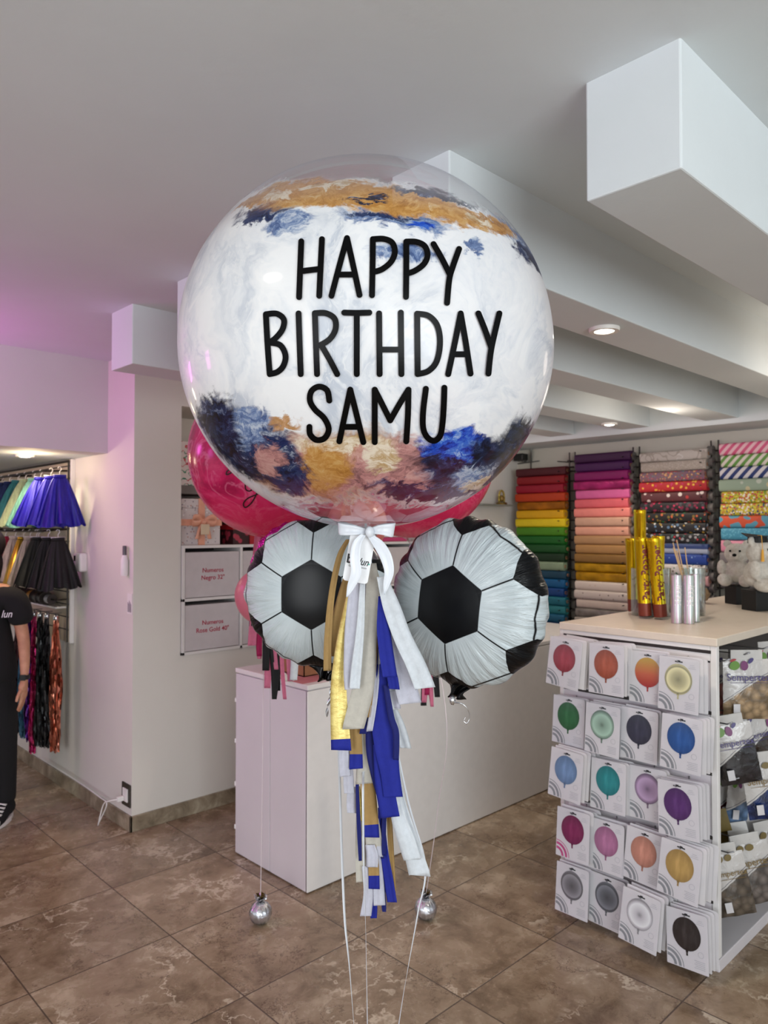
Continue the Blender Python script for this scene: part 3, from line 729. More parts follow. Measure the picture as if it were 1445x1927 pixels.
# ceiling lamps whose mirror images show on the bubble
for px, py, lb in ((512,517,'round downlight in the open ceiling behind the viewpoint, mirrored on the bubble'),(1003,605,'downlight near the shop front window, mirrored small on the bubble')):
    q = bray(px, py); nl = BRI @ (q-BC); nn_ = BROT @ Vector((nl.x/BS.x**2, nl.y/BS.y**2, nl.z)); nn_.normalize(); d = (q-CAM).normalized(); r_ = d-2*d.dot(nn_)*nn_
    if r_.z > .05:
        k = (ZC-q.z)/r_.z; h = q+r_*k; hit_ = h
        if px == 512 and abs(h.x) < 6 and abs(h.y) < 6: downlight((h.x, h.y, ZC), lb, 8, (1,.96,.9), 3.2)
# ------------------------------------------------------------------ tissue streamers, bow, tag and ribbons
def tissue(name, c, tl=.3, rough=.8):
    m, t, b, out = newmat(name); o = t.obj(); n = t.noise(o, 70, 4, .7); cc = lin(c)
    k = t.ramp(n, [(.3, tuple(x*.86 for x in cc[:3])+(1,)), (.7, cc)])
    t.set(b, 'Base Color', k); t.set(b, 'Roughness', rough); t.set(b, 'Normal', t.bump(t.noise(o, 120, 3), .25, .002))
    tr = t.node('ShaderNodeBsdfTranslucent'); t.set(tr, 0, k); mx = t.node('ShaderNodeMixShader'); t.set(mx, 0, tl)
    t.l.new(b.outputs[0], mx.inputs[1]); t.l.new(tr.outputs[0], mx.inputs[2]); t.l.new(mx.outputs[0], out.inputs[0]); return m
T_ = {'w': tissue('white_tissue', (236,241,246)), 'l': tissue('lilac_white_tissue', (220,220,232)), 'c': tissue('cream_tissue', (218,213,202)),
      't': tissue('tan_tissue', (176,142,88), .15), 'b': tissue('blue_tissue', (32,44,160), .25), 'n': tissue('navy_blue_tissue', (22,30,112), .2),
      'p': tissue('pink_tissue', (226,128,160)), 'k': tissue('black_tissue', (20,20,22), .1), 'm': tissue('magenta_tissue', (170,20,84), .2)}
m, t, b, out = newmat('metallic_gold_tissue'); o = t.obj(); n = t.noise(t.vmath('MULTIPLY', o, (1,1,2.6)), 20, 5, .7)
t.set(b, 'Base Color', t.ramp(n, [(.3, lin((206,176,92))), (.6, lin((240,222,140)))])); t.set(b, 'Metallic', .3); t.set(b, 'Roughness', .42); t.set(b, 'Normal', t.bump(n, .5, .006)); T_['g'] = m
def strip(pts, mat, Y, parent, name='streamer', crease=.12, tipmat=None, tipfrom=None, seed=0, endskew=0):
    rr = random.Random(seed)
    pp = smoothpts([(p[0], p[1], p[2]) for p in pts], 8); n = len(pp); O = parent.location
    K = 6; rows = []
    ph = rr.uniform(0, 6)
    for i, q in enumerate(pp):
        a = pp[max(i-1,0)]; c = pp[min(i+1,n-1)]; tx = c.x-a.x; ty = c.y-a.y; ln = math.hypot(tx, ty) or 1; nx, ny = ty/ln, -tx/ln
        if i == n-1 or i == 0: nx, ny = 1, endskew
        row = []
        for k in range(K+1):
            s = (k/K-.5)
            yy = Y + .0028*math.sin(2.6*s*PI+ph)*crease/.12*min(1, q.z/20) + .0015*math.sin(i*.35+ph) 
            row.append(P(q.x+nx*s*q.z, q.y+ny*s*q.z, yy)-O)
        rows.append(row)
    mb = MB(); idx = [[mb.vert(p) for p in r] for r in rows]
    for i in range(n-1):
        mb.mat(1 if tipfrom is not None and (pp[i].y+pp[i+1].y)/2 > tipfrom else 0)
        for k in range(K): mb.face((idx[i][k], idx[i][k+1], idx[i+1][k+1], idx[i+1][k]))
    mats = [T_[mat]] + ([T_[tipmat]] if tipmat else [])
    return mb.build(name, mats, parent, smooth=True, solid=.0006)
TC = P(688, 1010, 1.68)
tas = empty('tissue_tassel', TC, label='long tassel of gold, white and royal blue tissue streamers under the giant bubble', cat='tassel')
MB().tube([(0,0,.03),(0,0,-.2),(.004,0,-.3)], .003, 6).build('cord', T_['w'], tas)
S = [
 # mat, Y, points(x, y, width), tip
 ('t',1.665,[(655,1015,7),(638,1050,11),(624,1120,12),(617,1200,14),(616,1262,15)]),
 ('t',1.672,[(658,1075,16),(646,1130,26),(634,1180,24),(630,1235,12)]),
 ('g',1.655,[(662,1100,10),(651,1170,20),(642,1230,25),(637,1300,30),(642,1412,38)],'b',1386),
 ('l',1.645,[(668,1095,20),(662,1180,26),(660,1260,27),(662,1297,27)]),
 ('w',1.640,[(682,1095,10),(678,1180,15),(670,1260,20),(667,1296,20)]),
 ('c',1.650,[(700,1060,16),(702,1130,30),(694,1200,30),(684,1290,40),(664,1372,40)]),
 ('t',1.658,[(706,1100,8),(708,1180,10),(700,1270,12),(692,1350,10)]),
 ('n',1.662,[(709,1160,9),(704,1260,13),(694,1330,14),(683,1381,14)]),
 ('l',1.660,[(714,1180,10),(706,1300,12),(695,1376,12)]),
 ('t',1.676,[(706,1070,6),(716,1110,7),(728,1150,9),(732,1180,6)]),
 ('w',1.630,[(718,1085,18),(736,1140,32),(758,1200,34),(782,1250,36),(800,1295,38)]),
 ('l',1.650,[(738,1150,18),(746,1210,34),(758,1270,40),(772,1324,42)]),
 ('b',1.636,[(716,1122,8),(721,1180,24),(727,1230,27),(734,1274,27)]),
 ('b',1.646,[(726,1240,14),(737,1270,20),(742,1297,20)]),
 ('n',1.668,[(740,1270,14),(750,1300,18),(755,1325,18)]),
 ('w',1.664,[(724,1260,14),(732,1300,24),(740,1336,26)]),
 ('l',1.663,[(738,1300,20),(742,1333,24)]),
 ('w',1.675,[(738,1330,14),(752,1370,22),(764,1408,20)]),
 ('n',1.670,[(712,1240,16),(706,1330,30),(706,1400,36),(712,1450,32),(722,1500,24)]),
 ('b',1.660,[(716,1250,20),(716,1330,38),(726,1400,44),(734,1455,36),(740,1500,36)]),
 ('n',1.650,[(726,1290,10),(736,1350,12),(745,1380,12),(745,1430,11)]),
 ('b',1.664,[(714,1400,24),(722,1470,34),(734,1538,36)]),
 ('w',1.676,[(746,1420,8),(752,1500,18),(768,1570,30),(790,1648,40)]),
 ('w',1.668,[(740,1450,10),(748,1530,26),(764,1580,32),(776,1618,32)]),
 ('t',1.668,[(668,1360,22),(670,1400,23),(670,1447,26)],'b',1419),
 ('l',1.674,[(648,1395,18),(648,1430,21),(650,1461,20)]),
 ('l',1.680,[(655,1440,18),(656,1470,20),(657,1493,19)]),
 ('l',1.684,[(662,1480,16),(661,1510,18),(662,1530,17)]),
 ('c',1.676,[(682,1380,14),(684,1420,24),(686,1475,34)]),
 ('t',1.680,[(688,1450,24),(694,1500,28),(700,1576,28)],'b',1550),
 ('c',1.684,[(700,1540,24),(703,1570,28),(706,1612,29)],'l',1592),
 ('n',1.688,[(706,1560,22),(708,1590,28),(709,1616,28)]),
 ('l',1.682,[(696,1590,18),(700,1610,22),(700,1632,22)]),
 ('n',1.678,[(672,1470,6),(674,1530,7),(676,1570,8),(678,1620,6)]),
 ('g',1.686,[(674,1480,7),(678,1520,9),(680,1545,7)]),
 ('c',1.690,[(676,1500,10),(678,1570,18),(680,1620,22),(683,1660,26)]),
 ('t',1.684,[(700,1590,18),(703,1630,20),(704,1673,21)],'b',1645),
 ('l',1.686,[(688,1630,14),(693,1680,18),(688,1724,21)]),
 ('l',1.688,[(708,1610,16),(712,1660,20),(714,1704,22)]),
 ('b',1.692,[(716,1520,10),(722,1600,16),(730,1650,18),(738,1698,18)]),
 ('t',1.694,[(732,1530,10),(736,1600,10),(742,1680,6)]),
 ('b',1.694,[(702,1670,10),(704,1700,12),(703,1728,12)]),
 ('n',1.696,[(720,1660,8),(722,1700,9),(723,1716,7)]),
 ('n',1.686,[(724,1520,8),(722,1560,9),(722,1610,8)]),
]
for i, s_ in enumerate(S):
    strip(s_[2], s_[0], 1.66+(s_[1]-1.66)*1.8, tas, tipmat=s_[3] if len(s_) > 3 else None, tipfrom=s_[4] if len(s_) > 3 else None, seed=i, endskew=rnd.uniform(-.12,.12))

# satin bow
m_sat, t, b, out = newmat('white_satin'); t.set(b, 'Base Color', lin((220,224,231))); t.set(b, 'Roughness', .3); t.set(b, 'Sheen Weight', .3); o = t.obj()
t.set(b, 'Normal', t.bump(t.noise(t.vmath('MULTIPLY', o, (40,40,6)), 3, 2), .15, .004))
BO = P(690, 1003, 1.60)
bow = empty('satin_bow', BO, label='white satin ribbon bow tied under the giant bubble balloon', cat='bow')
def rib(pts, Y, parent, mat, name, yw=None, solid=.0006):    # pts: (px, py, widthpx, dY, nx, ny)
    rows = []; pp = smoothpts([(p[0], p[1], p[2]) for p in pts], 7); dd = smoothpts([(p[3], p[4], p[5]) for p in pts], 7)
    for q, d in zip(pp, dd):
        l = math.hypot(d.y, d.z) or 1
        rows.append([P(q.x+d.y/l*q.z*s, q.y+d.z/l*q.z*s, Y+d.x+.004*math.cos(3*s))-parent.location for s in (-.5,-.25,0,.25,.5)])
    mb = MB(); mb.grid(rows); return mb.build(name, mat, parent, smooth=True, solid=solid)
rib([(690,1000,8,0,0,1),(664,998,18,-.012,0,1),(640,996,22,-.006,.05,1),(639,993,20,.008,.05,1),(662,994,16,.012,0,1),(688,999,8,.002,0,1)], 1.60, bow, m_sat, 'bow_loop')
rib([(692,1000,8,0,0,1),(716,997,18,-.012,0,1),(738,998,26,-.006,-.15,1),(740,996,24,.008,-.15,1),(718,994,16,.012,0,1),(692,999,8,.002,0,1)], 1.60, bow, m_sat, 'bow_loop')
rib([(684,1006,9,-.012,1,.4),(672,1022,16,-.016,1,.3),(668,1050,19,-.018,1,.05),(670,1078,20,-.018,1,.3),(660,1104,14,-.016,1,.5),(652,1124,1,-.014,1,.5)], 1.60, bow, m_sat, 'bow_tail')
rib([(696,1008,9,-.006,1,-.6),(712,1024,20,-.010,1,-.5),(726,1048,22,-.012,1,-.3),(732,1076,18,-.012,1,.1),(727,1100,12,-.010,1,.3),(723,1119,1,-.008,1,.3)], 1.60, bow, m_sat, 'bow_tail')
kn = MB(); kn.ball((0,-.006,0), .0105, 16, 12, (1,.8,1.15)); o = kn.build('bow_knot', m_sat, bow, smooth=True); o.location = P(692,1001,1.595)-BO
# tag
TG = P(676, 1048, 1.605)
tg = empty('gift_tag', TG, VIEWROT, 'white rounded paper tag with the shop name hanging behind the bow tails', 'tag')
rot = math.radians(-10)
def tmap(x, y, d=0):
    x2 = x*math.cos(rot)-y*math.sin(rot); y2 = x*math.sin(rot)+y*math.cos(rot); return Vector((x2, d, y2))
hw, hh, rc = .0275, .0555, .007; pts = []
for cx, cy, a0 in ((hw-rc,hh-rc,0),(-hw+rc,hh-rc,90),(-hw+rc,-hh+rc,180),(hw-rc,-hh+rc,270)):
    for k in range(6): a = math.radians(a0+90*k/5); pts.append(tmap(cx+rc*math.cos(a), cy+rc*math.sin(a)))
MB().poly(pts, (0,.0008,0)).build('card', M('tag_card', (240,241,243), .5), tg)
mb = MB()
addtext(mb, 'b', .027, lambda a, c: tmap(-.0195+a, -.008+c, -.0007), .03); addtext(mb, 'lun', .022, lambda a, c: tmap(.011+a*.8, -.010+c, -.0007), .012, .35)
mb.build('printed_name', M('tag_black', (18,18,20), .5), tg, recalc=False)
mb = MB(); mb.lathe([(.0001,0),(.0042,0)], 16, caps=False); o = mb.build('printed_dot', M('tag_pink', (214,40,110), .5), tg, recalc=False); o.rotation_euler = (PI/2,0,0); o.location = tmap(-.0150,-.0115,-.0009)
mb = MB(); mb.lathe([(.0001,0),(.0019,0)], 12, caps=False); o = mb.build('printed_dot', M('tag_green', (90,180,160), .5), tg, recalc=False); o.rotation_euler = (PI/2,0,0); o.location = tmap(.0235,-.0125,-.0009)
mb = MB(); addtext(mb, 'Globos y eventos', .0056, lambda a, c: tmap(a, -.022+c, -.0007), .0); mb.build('printed_line', M('tag_grey', (90,90,94), .5), tg, recalc=False)
# hanging ribbons down to the weight out of frame
WT = P(696, 2214, 1.70); WT.z = .09
def ribbon(px, py, Y, x2, label, w_=.0048, mid=None):
    a = P(px, py, Y); e = empty('balloon_ribbon', a, label=label, cat='ribbon')
    pts = smoothpts([a]+[P(*m_) for m_ in (mid or [])]+[WT+Vector((x2,0,0))], 20); rows = []
    for i, p in enumerate(pts):
        q = i/(len(pts)-1); an = 2.6*q**2.2; d = RGT*math.cos(an)+FWD*math.sin(an); rows.append([p-d*w_/2-a, p+d*w_/2-a])
    mb = MB(); mb.grid(rows); mb.build('ribbon_strand', m_sat, e, smooth=True, solid=.0004)
ribbon(632, 1262, 1.84, -.01, 'white ribbon running from the left football balloon to the floor', .0062, [(637,1400,1.80),(647,1700,1.76),(660,1850,1.74)])
ribbon(690, 1010, 1.74, 0, 'straight white ribbon running down through the middle of the tassel', .0055, [(688,1250,1.74),(684,1440,1.70),(683,1490,1.575),(685,1640,1.575),(689,1800,1.60)])
ribbon(846, 1300, 1.79, .01, 'white ribbon slanting down from the right, lowest under the white streamers', .0046, [(806,1560,1.78),(792,1680,1.76),(764,1850,1.73)]) if False else ribbon(692, 1012, 1.76, .01, 'white ribbon slanting down left from under the long white streamers', .0050, [(728,1300,1.75),(766,1500,1.74),(800,1628,1.73),(786,1720,1.72),(768,1820,1.71),(752,1915,1.71)])
# weights
def weight(p, label):
    e = empty('balloon_weight', (p.x, p.y, 0), label=label, cat='weight')
    rr = random.Random(hash(label) % 999)
    mb = MB(); mb.ball((0,0,.042), .045, 48, 28, (1,1,.93), lambda d: 1+.05*math.sin(15*math.atan2(d.y,d.x)+1.5*math.sin(3*d.z))*(.35+abs(d.z)**.7)+.02*math.sin(29*math.atan2(d.y,d.x)+4*d.z)+(.25*max(0,d.z-.8)))
    for i, v in enumerate(mb.v): mb.v[i] = Vector((v.x, v.y, max(0, v.z)))
    mb.build('foil_bag', M('silver_bag', (206,206,212), .25, .85, noise=.12, bump=.5, bscale=40), e, smooth=True)
    mb = MB()
    for k in range(9):
        a = k/9*2*PI; d = Vector((math.cos(a), math.sin(a), 0)); s = Vector((-d.y, d.x, 0))
        mb.grid([[d*.004+s*.003+UP*.08, d*.004-s*.003+UP*.08],[d*.016+s*.011+UP*(.1+.006*(k%3)), d*.018-s*.009+UP*(.098)],[d*.027+s*.008+UP*(.108+.01*(k%2)), d*.026-s*.012+UP*.1]])
    mb.build('foil_ruffle', [m_silv], e, smooth=True, solid=.0006)
    mb = MB()
    for k in range(5):
        a = k/5*2*PI+.5; d = Vector((math.cos(a), math.sin(a), 0)); s = Vector((-d.y, d.x, 0))
        mb.grid([[d*.002+s*.004+UP*.092, d*.002-s*.004+UP*.092],[d*.018+s*.008+UP*.118, d*.017-s*.008+UP*.112]])
    mb.build('gold_tie', M('dark_gold_tie', (84,64,22), .3, .7), e, smooth=True, solid=.0006)
    MB().lathe([(.009,.078),(.0065,.085),(.010,.095)], 12).build('knot', m_silv, e, smooth=True)
    return e
w1_ = PZ(490,1737,0); w2_ = PZ(801,1729,0)
weight(w1_, 'crinkled silver foil balloon weight on the tiles left of the counter corner')
weight(w2_, 'crinkled silver foil balloon weight on the tiles right of the tassel tip')
weight(Vector((WT.x, WT.y, 0)), 'silver foil balloon weight that holds down the three white ribbons')
m_thread = M('pale_thread', (226,214,218), .5)
for (w_, c, lb) in ((w1_, PK[0], 'left'), (w2_, PK[1], 'right')):
    e = empty('balloon_thread', (w_.x, w_.y, .09), label='thin pale pink thread rising from the %s silver weight to the pink balloons' % lb, cat='ribbon')
    top_ = c[1]-UP*(c[2]+.04) if lb == 'left' else P(838, 1330, 2.7)
    mid = [] if lb == 'left' else []
    a = Vector((0,0,0)); bb_ = top_-Vector((w_.x,w_.y,.09))
    if lb == 'left': bb_ = P(497, 1230, 3.0)-Vector((w_.x,w_.y,.09))
    pts = [a, a.lerp(bb_, .5)+RGT*(.012 if lb == 'right' else 0), bb_]
    if lb == 'right': pts.append(c[1]-UP*(c[2]+.05)-Vector((w_.x,w_.y,.09)))
    else: pts.append(c[1]-UP*(c[2]+.05)-Vector((w_.x,w_.y,.09)))
    MB().tube(smoothpts(pts, 8), .0016, 5).build('thread_strand', m_thread, e, smooth=True)
# tissue tassels of the pink balloons
def small_tassel(px, py, Y, label, ss, up=None):
    e = empty('tissue_tassel', P(px, py, Y), label=label, cat='tassel')
    for i, s_ in enumerate(ss): strip(s_[1], s_[0], Y+.004*(i % 4), e, seed=50+i, crease=.2)
    if up: MB().tube([P(px, ss[0][1][0][1], Y)-e.location, Vector(up)-e.location], .0018, 5).build('cord', m_thread, e)
small_tassel(505,1120,2.98,'small tassel of pink, magenta and black tissue behind the left football balloon', [
 ('k',[(478,1080,8),(474,1130,8),(472,1178,7)]),('p',[(484,1080,10),(478,1150,14),(474,1215,16)]),('m',[(488,1090,10),(486,1160,14),(488,1235,10)]),
 ('p',[(492,1100,8),(488,1190,12),(488,1240,8)]),('k',[(506,1110,12),(502,1180,14),(500,1262,13)]),('k',[(514,1110,12),(512,1190,14),(518,1260,17),(516,1316,9)]),
 ('p',[(510,1110,12),(506,1220,14),(503,1295,12)]),('k',[(526,1110,10),(522,1200,11),(523,1300,9)]),('p',[(518,1110,8),(516,1200,11),(520,1260,8)]),
 ('p',[(528,1110,8),(530,1240,8),(536,1316,7)]),('p',[(536,1110,10),(542,1200,12),(546,1282,10)]),('m',[(530,1110,8),(540,1200,7),(550,1268,5)]),('w',[(550,1200,8),(554,1240,14),(552,1280,14)])], PK[0][1]-UP*(PK[0][2]+.03))
small_tassel(808,1200,2.98,'small tassel of pink and black tissue showing below the right side streamers', [
 ('p',[(800,1180,8),(802,1250,14),(798,1322,9)]),('k',[(812,1180,10),(818,1250,12),(823,1312,10)]),('p',[(808,1180,8),(808,1260,12),(813,1330,6)]),
 ('k',[(796,1180,8),(797,1270,9),(797,1328,11)]),('m',[(804,1180,8),(806,1240,10),(803,1308,8)])], PK[1][1]-UP*(PK[1][2]+.03))
small_tassel(494,1020,3.05,'short pink tissue bow strips between the pink bubble and the left football balloon', [
 ('p',[(486,1008,14),(482,1040,12),(476,1075,5)]),('m',[(500,1008,12),(494,1030,14),(486,1042,4)]),('p',[(498,1005,12),(506,1030,12),(500,1060,8)])])
# ------------------------------------------------------------------ gift wrap rolls on the right wall
def stripe_mat(name, c1, c2, scale=16, ang=1.0, wdt=.5):
    m, t, b, out = newmat(name); o = t.obj(); s = t.sep(o)
    d = t.math('FRACT', t.math('MULTIPLY', t.math('ADD', t.math('MULTIPLY', s[1], math.cos(ang)), t.math('MULTIPLY', s[2], math.sin(ang))), scale))
    t.set(b, 'Base Color', t.mix(t.maprange(d, wdt-.05, wdt+.05), lin(c1), lin(c2))); t.set(b, 'Roughness', .5); return m
def roll(y0, y1, z, r, mat, label, group, rr=.03, protr=.12, drop=.0):
    # a roll lying on two pegs; the wrapped outer sheet bulges flat at the front
    e = empty('wrapping_paper_roll', (UR-protr, (y0+y1)/2, z), label=label, cat='paper roll', group=group)
    h = (y1-y0)/2; mb = MB(); n = 20; rings = []
    for y in (-h, -h+.004, h-.004, h):
        row = []
        for k in range(n):
            a = 2*PI*k/n; zz = (abs(math.sin(a))**.6)*math.copysign(1, math.sin(a))*r
            x = -abs(math.cos(a))**.45*rr*(1 if math.cos(a) > 0 else -1)*(1+.12*math.sin(a))
            row.append(mb.vert((x, y, zz*(1.0 if abs(y) < h-.001 else .93))))
        rings.append(row)
    for a, b in zip(rings, rings[1:]):
        for k in range(n): mb.face((a[k], a[(k+1)%n], b[(k+1)%n], b[k]))
    mb.face(rings[0]); mb.face(rings[-1][::-1])
    mb.build('paper', mat, e, smooth='auto')
    c = MB(); c.X = Matrix.Rotation(PI/2, 4, 'X')
    c.lathe([(.008,-h-.004),(.013,-h-.004),(.013,h+.004),(.008,h+.004)], 12, caps=False); c.build('core', m_card, e)
    return e
def vx(px, u):          # v coordinate on plane u seen at pixel column
    return PU(px, 993, u).y
uf = UR-.15
def zy(py, v, u=uf):
    Y = Vector((u, v, 0)).dot(FWD); X = Vector((u, v, 0)).dot(RGT); return P(CX+X/Y*FPX, py, Y).z
def column(xl, xr, ytop, ybot, cols, tag_, grp):
    v0 = vx(xr, uf); v1 = vx(xl, uf)
    vm = (v0+v1)/2; zt = zy(ytop, vm); zb_ = zy(ybot, vm); n = len(cols); p = (zt-zb_)/n
    for i, (m_, nm) in enumerate(cols):
        z = zt-(i+.5)*p
        if i == 0: ps = 'topmost'
        elif i == n-1: ps = 'lowest'
        else: ps = 'under the %s one' % cols[i-1][1]
        roll(v0+.008*((i*7)%3), v1-.006*((i*5)%3), z, p*.5, m_, ('%s paper roll, %s in the %s' if i in (0, n-1) else '%s paper roll %s, %s') % (nm, ps, tag_), grp, .03+.003*((i*3)%3), .135+.004*((i*5)%4))
    return v0, v1, zt, zb_
def pm(n, c, r=.55, **k): return (M('paper_'+n.replace(' ', '_'), c, r, noise=.05, **k), n)
foil = lambda n, c: (M('paper_'+n.replace(' ', '_'), c, .3, .5, noise=.35, nscale=12, bump=.5, bscale=18), n)
c1 = [pm('dark maroon',(74,6,20)),pm('deep red',(138,10,22)),pm('crimson',(152,8,40)),pm('orange red',(186,58,16)),foil('copper metallic',(176,106,20)),pm('amber yellow',(220,166,12)),
      pm('bright yellow',(226,198,22)),pm('leaf green',(70,130,16)),pm('green',(10,92,22)),pm('forest green',(8,74,24)),pm('dark green',(6,44,16)),pm('pale mint',(132,152,124)),
      pm('petrol blue',(14,62,84)),pm('azure blue',(8,88,138)),pm('cobalt blue',(8,62,124)),pm('teal',(24,108,124)),pm('sea green',(40,128,134)),pm('steel blue',(22,96,128)),pm('deep blue',(16,38,118))]
column(973,1066,880,1185,c1,'rainbow column','paper rolls in the rainbow column')
c2 = [pm('aubergine',(56,8,60)),pm('dark purple',(66,10,76)),pm('plum magenta',(132,10,92)),foil('shiny pink metallic',(176,44,112)),pm('orchid pink',(214,98,154)),pm('coral pink',(214,96,104)),
      pm('salmon',(224,130,120)),pm('dusty beige',(196,154,130)),pm('peach',(212,152,128)),pm('light brown',(168,128,88)),pm('camel',(164,122,72)),pm('olive brown',(132,96,44)),
      foil('mustard gold',(190,144,24)),foil('antique gold',(186,138,20)),
      (pattern_mat('paper_gold_dots',(214,200,188),[(170,130,40),(180,140,50)],22,.28,.5,.1),'white gold dotted'),(pattern_mat('paper_small_dots',(206,194,184),[(110,90,80),(150,130,110)],26,.16,.5,.5),'white with small dots'),
      pm('warm white',(206,190,176)),foil('silver grey',(150,144,138)),pm('pale grey',(170,162,152))]
column(1083,1188,852,1182,c2,'purple column','paper rolls in the purple to gold column')
c3 = [(squiggle_mat('paper_white_swirl',(196,188,180),[(170,160,150),(210,205,200)],18,.04),'white swirl printed'),(pattern_mat('paper_sand_speckle',(178,166,154),[(196,186,176),(160,150,140)],90,.4),'sand speckled'),
      (pattern_mat('paper_confetti',(126,92,98),[(190,80,90),(90,130,140),(210,160,110),(120,90,120)],75,.5),'multicolour confetti'),(pattern_mat('paper_red_dots',(172,34,40),[(210,120,60),(190,30,100),(220,170,60),(172,34,40)],45,.4),'red with orange dots'),
      (pattern_mat('paper_label',(84,40,44),[(210,196,190),(180,50,50)],20,.3),'brown with pale labels'),(pattern_mat('paper_black_pink',(26,20,24),[(180,40,80),(26,20,24),(120,30,60),(60,60,66)],42,.5),'black and magenta'),
      (pattern_mat('paper_black_green',(22,22,22),[(40,120,70),(190,90,50),(120,100,40),(22,22,22),(22,22,22)],46,.5),'black green and orange'),(pattern_mat('paper_black_balls',(26,26,28),[(200,200,200),(190,150,60),(90,120,150),(30,30,30),(30,30,30)],42,.48),'black with pale balls'),
      (pattern_mat('paper_black_red',(28,28,30),[(180,50,60),(60,110,100),(150,150,150),(28,28,30)],42,.48),'black with red balls'),
      (stripe_mat('paper_navy_stripe',(36,60,110),(170,178,196),14,PI/2,.5),'navy and silver striped'),(pattern_mat('paper_blue_star',(34,66,146),[(120,150,200),(70,110,180)],26,.16),'royal blue starry'),
      (pattern_mat('paper_white_green',(212,206,200),[(40,110,80),(200,190,180),(120,110,100)],40,.36),'white with green dots'),pm('soft pink',(200,150,150)),pm('dark slate',(60,64,70))]
column(1206,1333,848,1120,c3,'middle column','paper rolls in the patterned middle column')
c4 = [(stripe_mat('paper_pink_stripe',(214,90,130),(236,190,196),26,.75),'pink diagonal striped'),(stripe_mat('paper_green_stripe',(100,150,66),(224,214,200),26,.75),'green diagonal striped'),(stripe_mat('paper_blue_stripe',(34,56,110),(218,214,214),22,.75),'navy diagonal striped'),
      (pattern_mat('paper_sage',(150,168,146),[(190,196,180),(200,190,150)],16,.3),'sage green'),(pattern_mat('paper_yellow_mix',(196,176,40),[(214,200,60),(190,60,70),(230,220,200),(120,150,60)],85,.6),'yellow brushstroke'),
      (pattern_mat('paper_yellow_mix2',(190,172,50),[(200,80,70),(214,200,60),(230,220,200),(60,80,110)],85,.6),'yellow and red brushstroke'),
      (squiggle_mat('paper_dragon',(86,150,170),[(206,84,50),(196,80,50)],12,.1),'turquoise with orange swirls'),(pattern_mat('paper_turquoise',(70,144,170),[(100,170,190)],70,.4),'plain turquoise'),pm('baby pink',(216,140,160)),pm('mouse grey',(120,112,112)),pm('light sand',(180,166,150)),pm('smoke grey',(96,92,92))]
column(1356,1470,831,1110,c4,'rightmost column','paper rolls in the rightmost column')
m_wire = M('rack_wire', (64,60,58), .4, .7); m_rackg = M('rack_end_grey', (104,100,96), .6)
def rack(px, label):
    y = vx(px, UR-.06); e = empty('roll_rack', (UR-.05, y, 0), label=label, cat='rack')
    b = MB()
    for s in (-.025,.025): b.tube([(0,s,.72),(0,s,2.2)], .006, 6)
    b.build('upright', m_wire, e)
    for k in range(18):
        z = .8+k*.078; b = MB(); b.tube([(0,-.05,z),(0,.05,z)], .004, 6); b.tube([(-.14,-.045,z-.005),(.05,-.045,z)], .004, 6); b.tube([(-.14,.045,z-.005),(.05,.045,z)], .004, 6)
        b.build('peg', m_wire, e)
        b = MB(); b.X = Matrix.Rotation(PI/2, 4, 'X') @ Matrix.Translation((-.06, z, 0)); b.lathe([(.032,-.018),(.032,.018)], 14); 
        if px > 1190: b.build('roll_end', m_rackg, e)
rack(1076,'black wire rack of pegs between the rainbow and purple roll columns')
rack(1197,'grey wire rack of pegs between the purple and patterned roll columns')
rack(1345,'grey wire rack of pegs between the patterned and rightmost roll columns')
b = MB(); b.tube([(UR-.02,3.6,2.085),(UR-.02,2.9,2.085)], .006); b.tube([(UR-.02,3.6,2.2),(UR-.02,3.6,1.9)], .005)
tag(b.build('wall_rail', m_wire), 'thin metal rail on the wall above the rainbow paper rolls', 'rail')

# ------------------------------------------------------------------ display unit
UX, V0, V1, ZT = 2.734, 1.100, 1.757, 1.198
un = empty('display_unit', (UX, V0, 0), label='white two sided shop display unit with hanging goods and pale top', cat='display unit')
D = V1-V0; LU = 2.1
m_top = M('display_top', (226,212,196), .4, noise=.03)
MB().box((-.004,-.004,ZT-.03),(LU,D,ZT)).build('top_board', m_top, un, bevel=.003)
MB().box((0,.024,ZT-.085),(.016,D-.018,ZT-.03)).build('fascia', m_whiteb, un, bevel=.002)
MB().box((0,0,.05),(.024,.0235,ZT-.03)).build('post', m_whiteb, un, bevel=.002)
MB().box((0,D-.018,.05),(.018,D,ZT-.03)).build('post', m_whiteb, un, bevel=.002)
bs = MB(); bs.box((0,0,0),(LU,D,.045)); bs.build('base_board', m_white, un, bevel=.003)
MB().box((.018,D*.52,.045),(LU,D*.56,ZT-.03)).build('back_panel', M('panel_dark', (70,66,66), .8), un)
zr = [1.146,.925,.705,.475,.245]
sl = MB()
zs = [ZT-.085]+zr+[.05]
for a, c in zip(zs, zs[1:]): sl.box((.004,.0245,c+.006),(.014,D-.018,a-.006))
sl.build('slat_panel', m_white, un)
MB().box((.010,.0245,.05),(.016,D-.018,ZT-.085)).build('slot_backing', M('slot_dark', (30,26,26), .7), un)
for z in zr:
    b = MB(); b.box((-.002,.02,z-.006),(.006,D-.02,z+.006)); b.build('hook_rail', M('rail_dark', (44,38,36), .5), un)
m_cardw = M('pack_card', (232,228,230), .45, noise=.02); m_greyp = M('print_grey', (150,152,156), .5); m_txt = M('print_light', (200,198,202), .5); m_slot = M('slot_black', (16,16,18), .6)
m_plastic, t, b, out = newmat('pack_plastic'); t.l.new(clear_shell(t, (.96,.97,.98,1), .03, 2.4, .6, .1), out.inputs[0])
CWD, CHT = .150, .196
